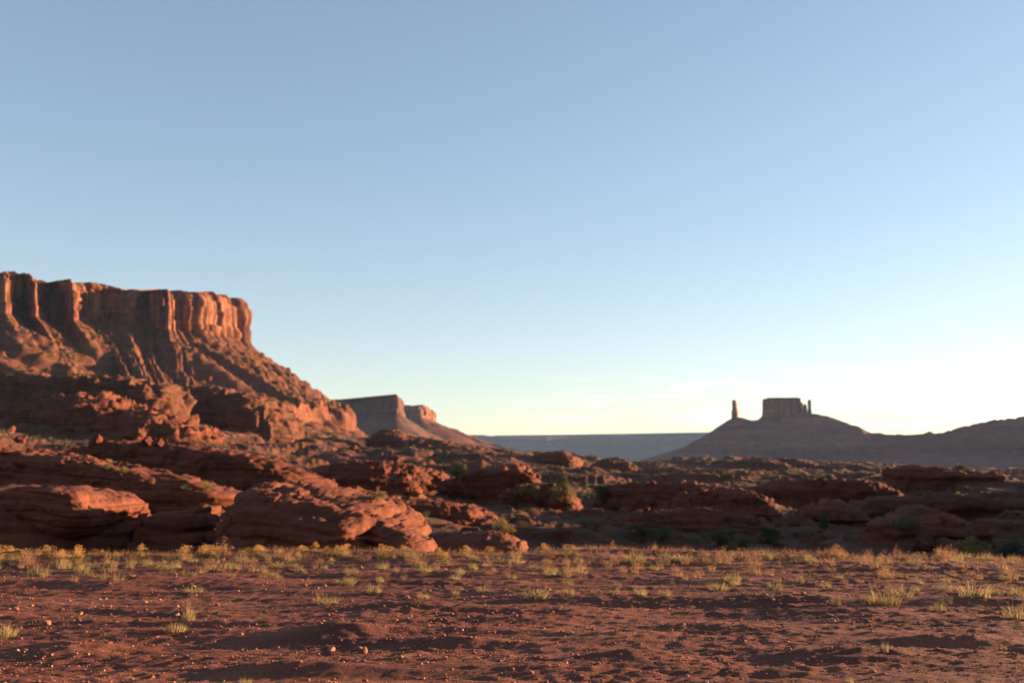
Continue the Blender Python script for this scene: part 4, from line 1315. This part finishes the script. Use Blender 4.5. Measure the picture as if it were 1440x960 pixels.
for a in [(P_GOLD, 708, 752, 24, 0.85, 48, 'rounded golden shrub alone in the dark gully', 1.15), (P_JUN, 645, 676, 26, 1.2, 150, 'rounded juniper on the dark slope behind the outcrop', 1.0), (P_JUN, 792, 694, 24, 1.2, 120, 'tall juniper at the top of the cluster by the bright nose', 0.7), (P_GOLD, 784, 706, 24, 0.85, 105, 'golden green shrub left in the cluster by the bright nose', 0.8),
          (P_GOLD, 802, 708, 24, 0.85, 105, 'golden green shrub right in the cluster by the bright nose', 0.6), (P_JUN, 822, 692, 16, 1.2, 130, 'small juniper east of the cluster by the bright nose', 0.8), (P_JUN, 848, 708, 26, 1.2, 110, 'wide dark juniper with a bright crown in the gully', 1.3), (P_GOLD, 735, 698, 16, 0.85, 110, 'tan shrub behind the sunlit pair of blocks', 1.0),
          (P_GOLD, 755, 703, 20, 0.85, 108, 'pale tan shrub west of the shrub cluster', 0.7), (P_GOLD, 1366, 788, 32, 0.85, 30, 'big round shrub at the eastern edge of the flat', 1.0), (P_BUSH, 1425, 784, 26, 0.75, 36, 'dark shrub farthest east below the tilted slab', 1.5), (P_JUN, 1160, 748, 26, 1.2, 75, 'dark conical juniper in the eastern gully', 0.7),
          (P_JUN, 1085, 766, 26, 1.2, 55, 'dark round juniper below the layered nose', 1.1), (P_GOLD, 290, 688, 12, 0.85, 57, 'yellow green bush on the crest of the long slab', 1.3), (P_GOLD, 262, 690, 9, 0.85, 57, 'low green bush west of the crest bush', 1.5), (P_GOLD, 152, 662, 12, 0.85, 90, 'bright green bush on the long sloping shelf', 1.0), (P_GOLD, 175, 666, 10, 0.85, 90, 'second green bush on the long sloping shelf', 1.2),
          (P_GOLD, 530, 705, 14, 0.85, 85, 'golden bush at the west foot of the craggy outcrop', 1.4), (P_BUSH, 900, 752, 18, 0.75, 55, 'blue green shrub in the shaded gully', 1.4), (P_BUSH, 1010, 764, 20, 0.75, 50, 'broad grey shrub in the shaded gully', 1.8), (P_BUSH, 930, 762, 20, 0.75, 50, 'dark grey shrub left of the broad one', 1.5), (P_BUSH, 1270, 748, 22, 0.75, 60, 'dusky shrub left of the tilted slab', 1.2)]:
    hill_plant(a[0], a[1], a[2], a[3], a[4], a[5], a[6], 'shrub' if a[0] is not P_JUN else 'juniper', None, a[7])
for (x, y, h, lab) in [(1290, 662, 7, 'westmost small juniper on top of the square bluff'), (1322, 664, 8, 'middle small juniper on top of the square bluff'), (1352, 668, 15, 'largest juniper on top of the square bluff')]:
    Pb = at(x, y, 206)
    plant(P_JUN, Pb, h * 206 / F / 1.2 * 1.2, lab, 'juniper', None, 0.8)
made = 0
while made < 60:
    x = rng.uniform(-5, 1445)
    y = np.interp(x, [0, 300, 600, 800, 1440], [610, 620, 645, 665, 680]) + rng.uniform(0, 1) * 95
    P = on_hill(x, y, 100)
    if P[1] < 55 or abs(P[2] - hz(P[0], P[1])) > 0.25:
        continue
    made += 1
    s = rng.uniform(0.35, 0.8) * (0.75 + 0.002 * P[1])
    pr = P_BUSH if rng.random() < 0.75 else P_GOLD
    plant(pr, (P[0], P[1], P[2] - 0.03), s, 'low sage shrub dotted over the rocky slope', 'shrub', 'low shrubs dotted over the rocky slope', rng.uniform(0.6, 0.95))
for p in PROTOS: drop(p)

# far scrub: specks on the hills and mesa slopes, one object
vb2, fb2 = ico(1)
pts = []
n = 9000
yy = np.exp(rng.uniform(math.log(180), math.log(1300), n))
xx = (rng.uniform(-20, 1300, n) - 720) / F / CP * yy
zz = hill_z(xx, yy)
sz = rng.uniform(0.25, 0.7, n) * (0.5 + 0.0016 * yy) * (0.7 + 0.5 * rng.exponential(0.6, n))
pts = np.stack([xx, yy, zz], 1)
m_ = bpy.data.objects.get('mesa')
for ch in m_.children:
    if ch.name.split('.')[0] in ('talus_slope', 'foot_slope'):
        co = np.empty(len(ch.data.vertices) * 3, np.float32)
        ch.data.vertices.foreach_get('co', co)
        co = co.reshape(-1, 3) + np.array(m_.location)
        vis = co[(co[:, 1] < 1760) & (co[:, 0] > -1000) & (co[:, 0] < 0)]
        pick = rng.integers(0, len(vis), 4500)
        pts = np.concatenate([pts, vis[pick] + rng.normal(0, 1.2, (4500, 3)) * [1, 1, 0.1]])
        sz = np.concatenate([sz, rng.uniform(0.6, 1.9, 4500)])
n = len(pts)
NL = 16
dd = rng.normal(size=(n, NL, 3))
dd /= np.linalg.norm(dd, axis=2)[:, :, None]
cc = pts[:, None, :] + dd * (sz[:, None, None] * rng.uniform(0.35, 1.0, (n, NL, 1))) * np.array([1, 1, 0.55]) + np.array([0, 0, 0.35]) * sz[:, None, None]
aa = rng.normal(size=(n, NL, 3)) * (sz * 0.30)[:, None, None]
bb = rng.normal(size=(n, NL, 3)) * (sz * 0.30)[:, None, None]
V = np.stack([cc - aa, cc + bb, cc + aa * 0.8, cc - bb], 2).reshape(-1, 3)
FB = np.arange(n * NL * 4).reshape(-1, 4)
tag(mesh_obj('scrub', V.reshape(-1, 3), FB, M['scrub_leaf'], smooth=False), kind='stuff')
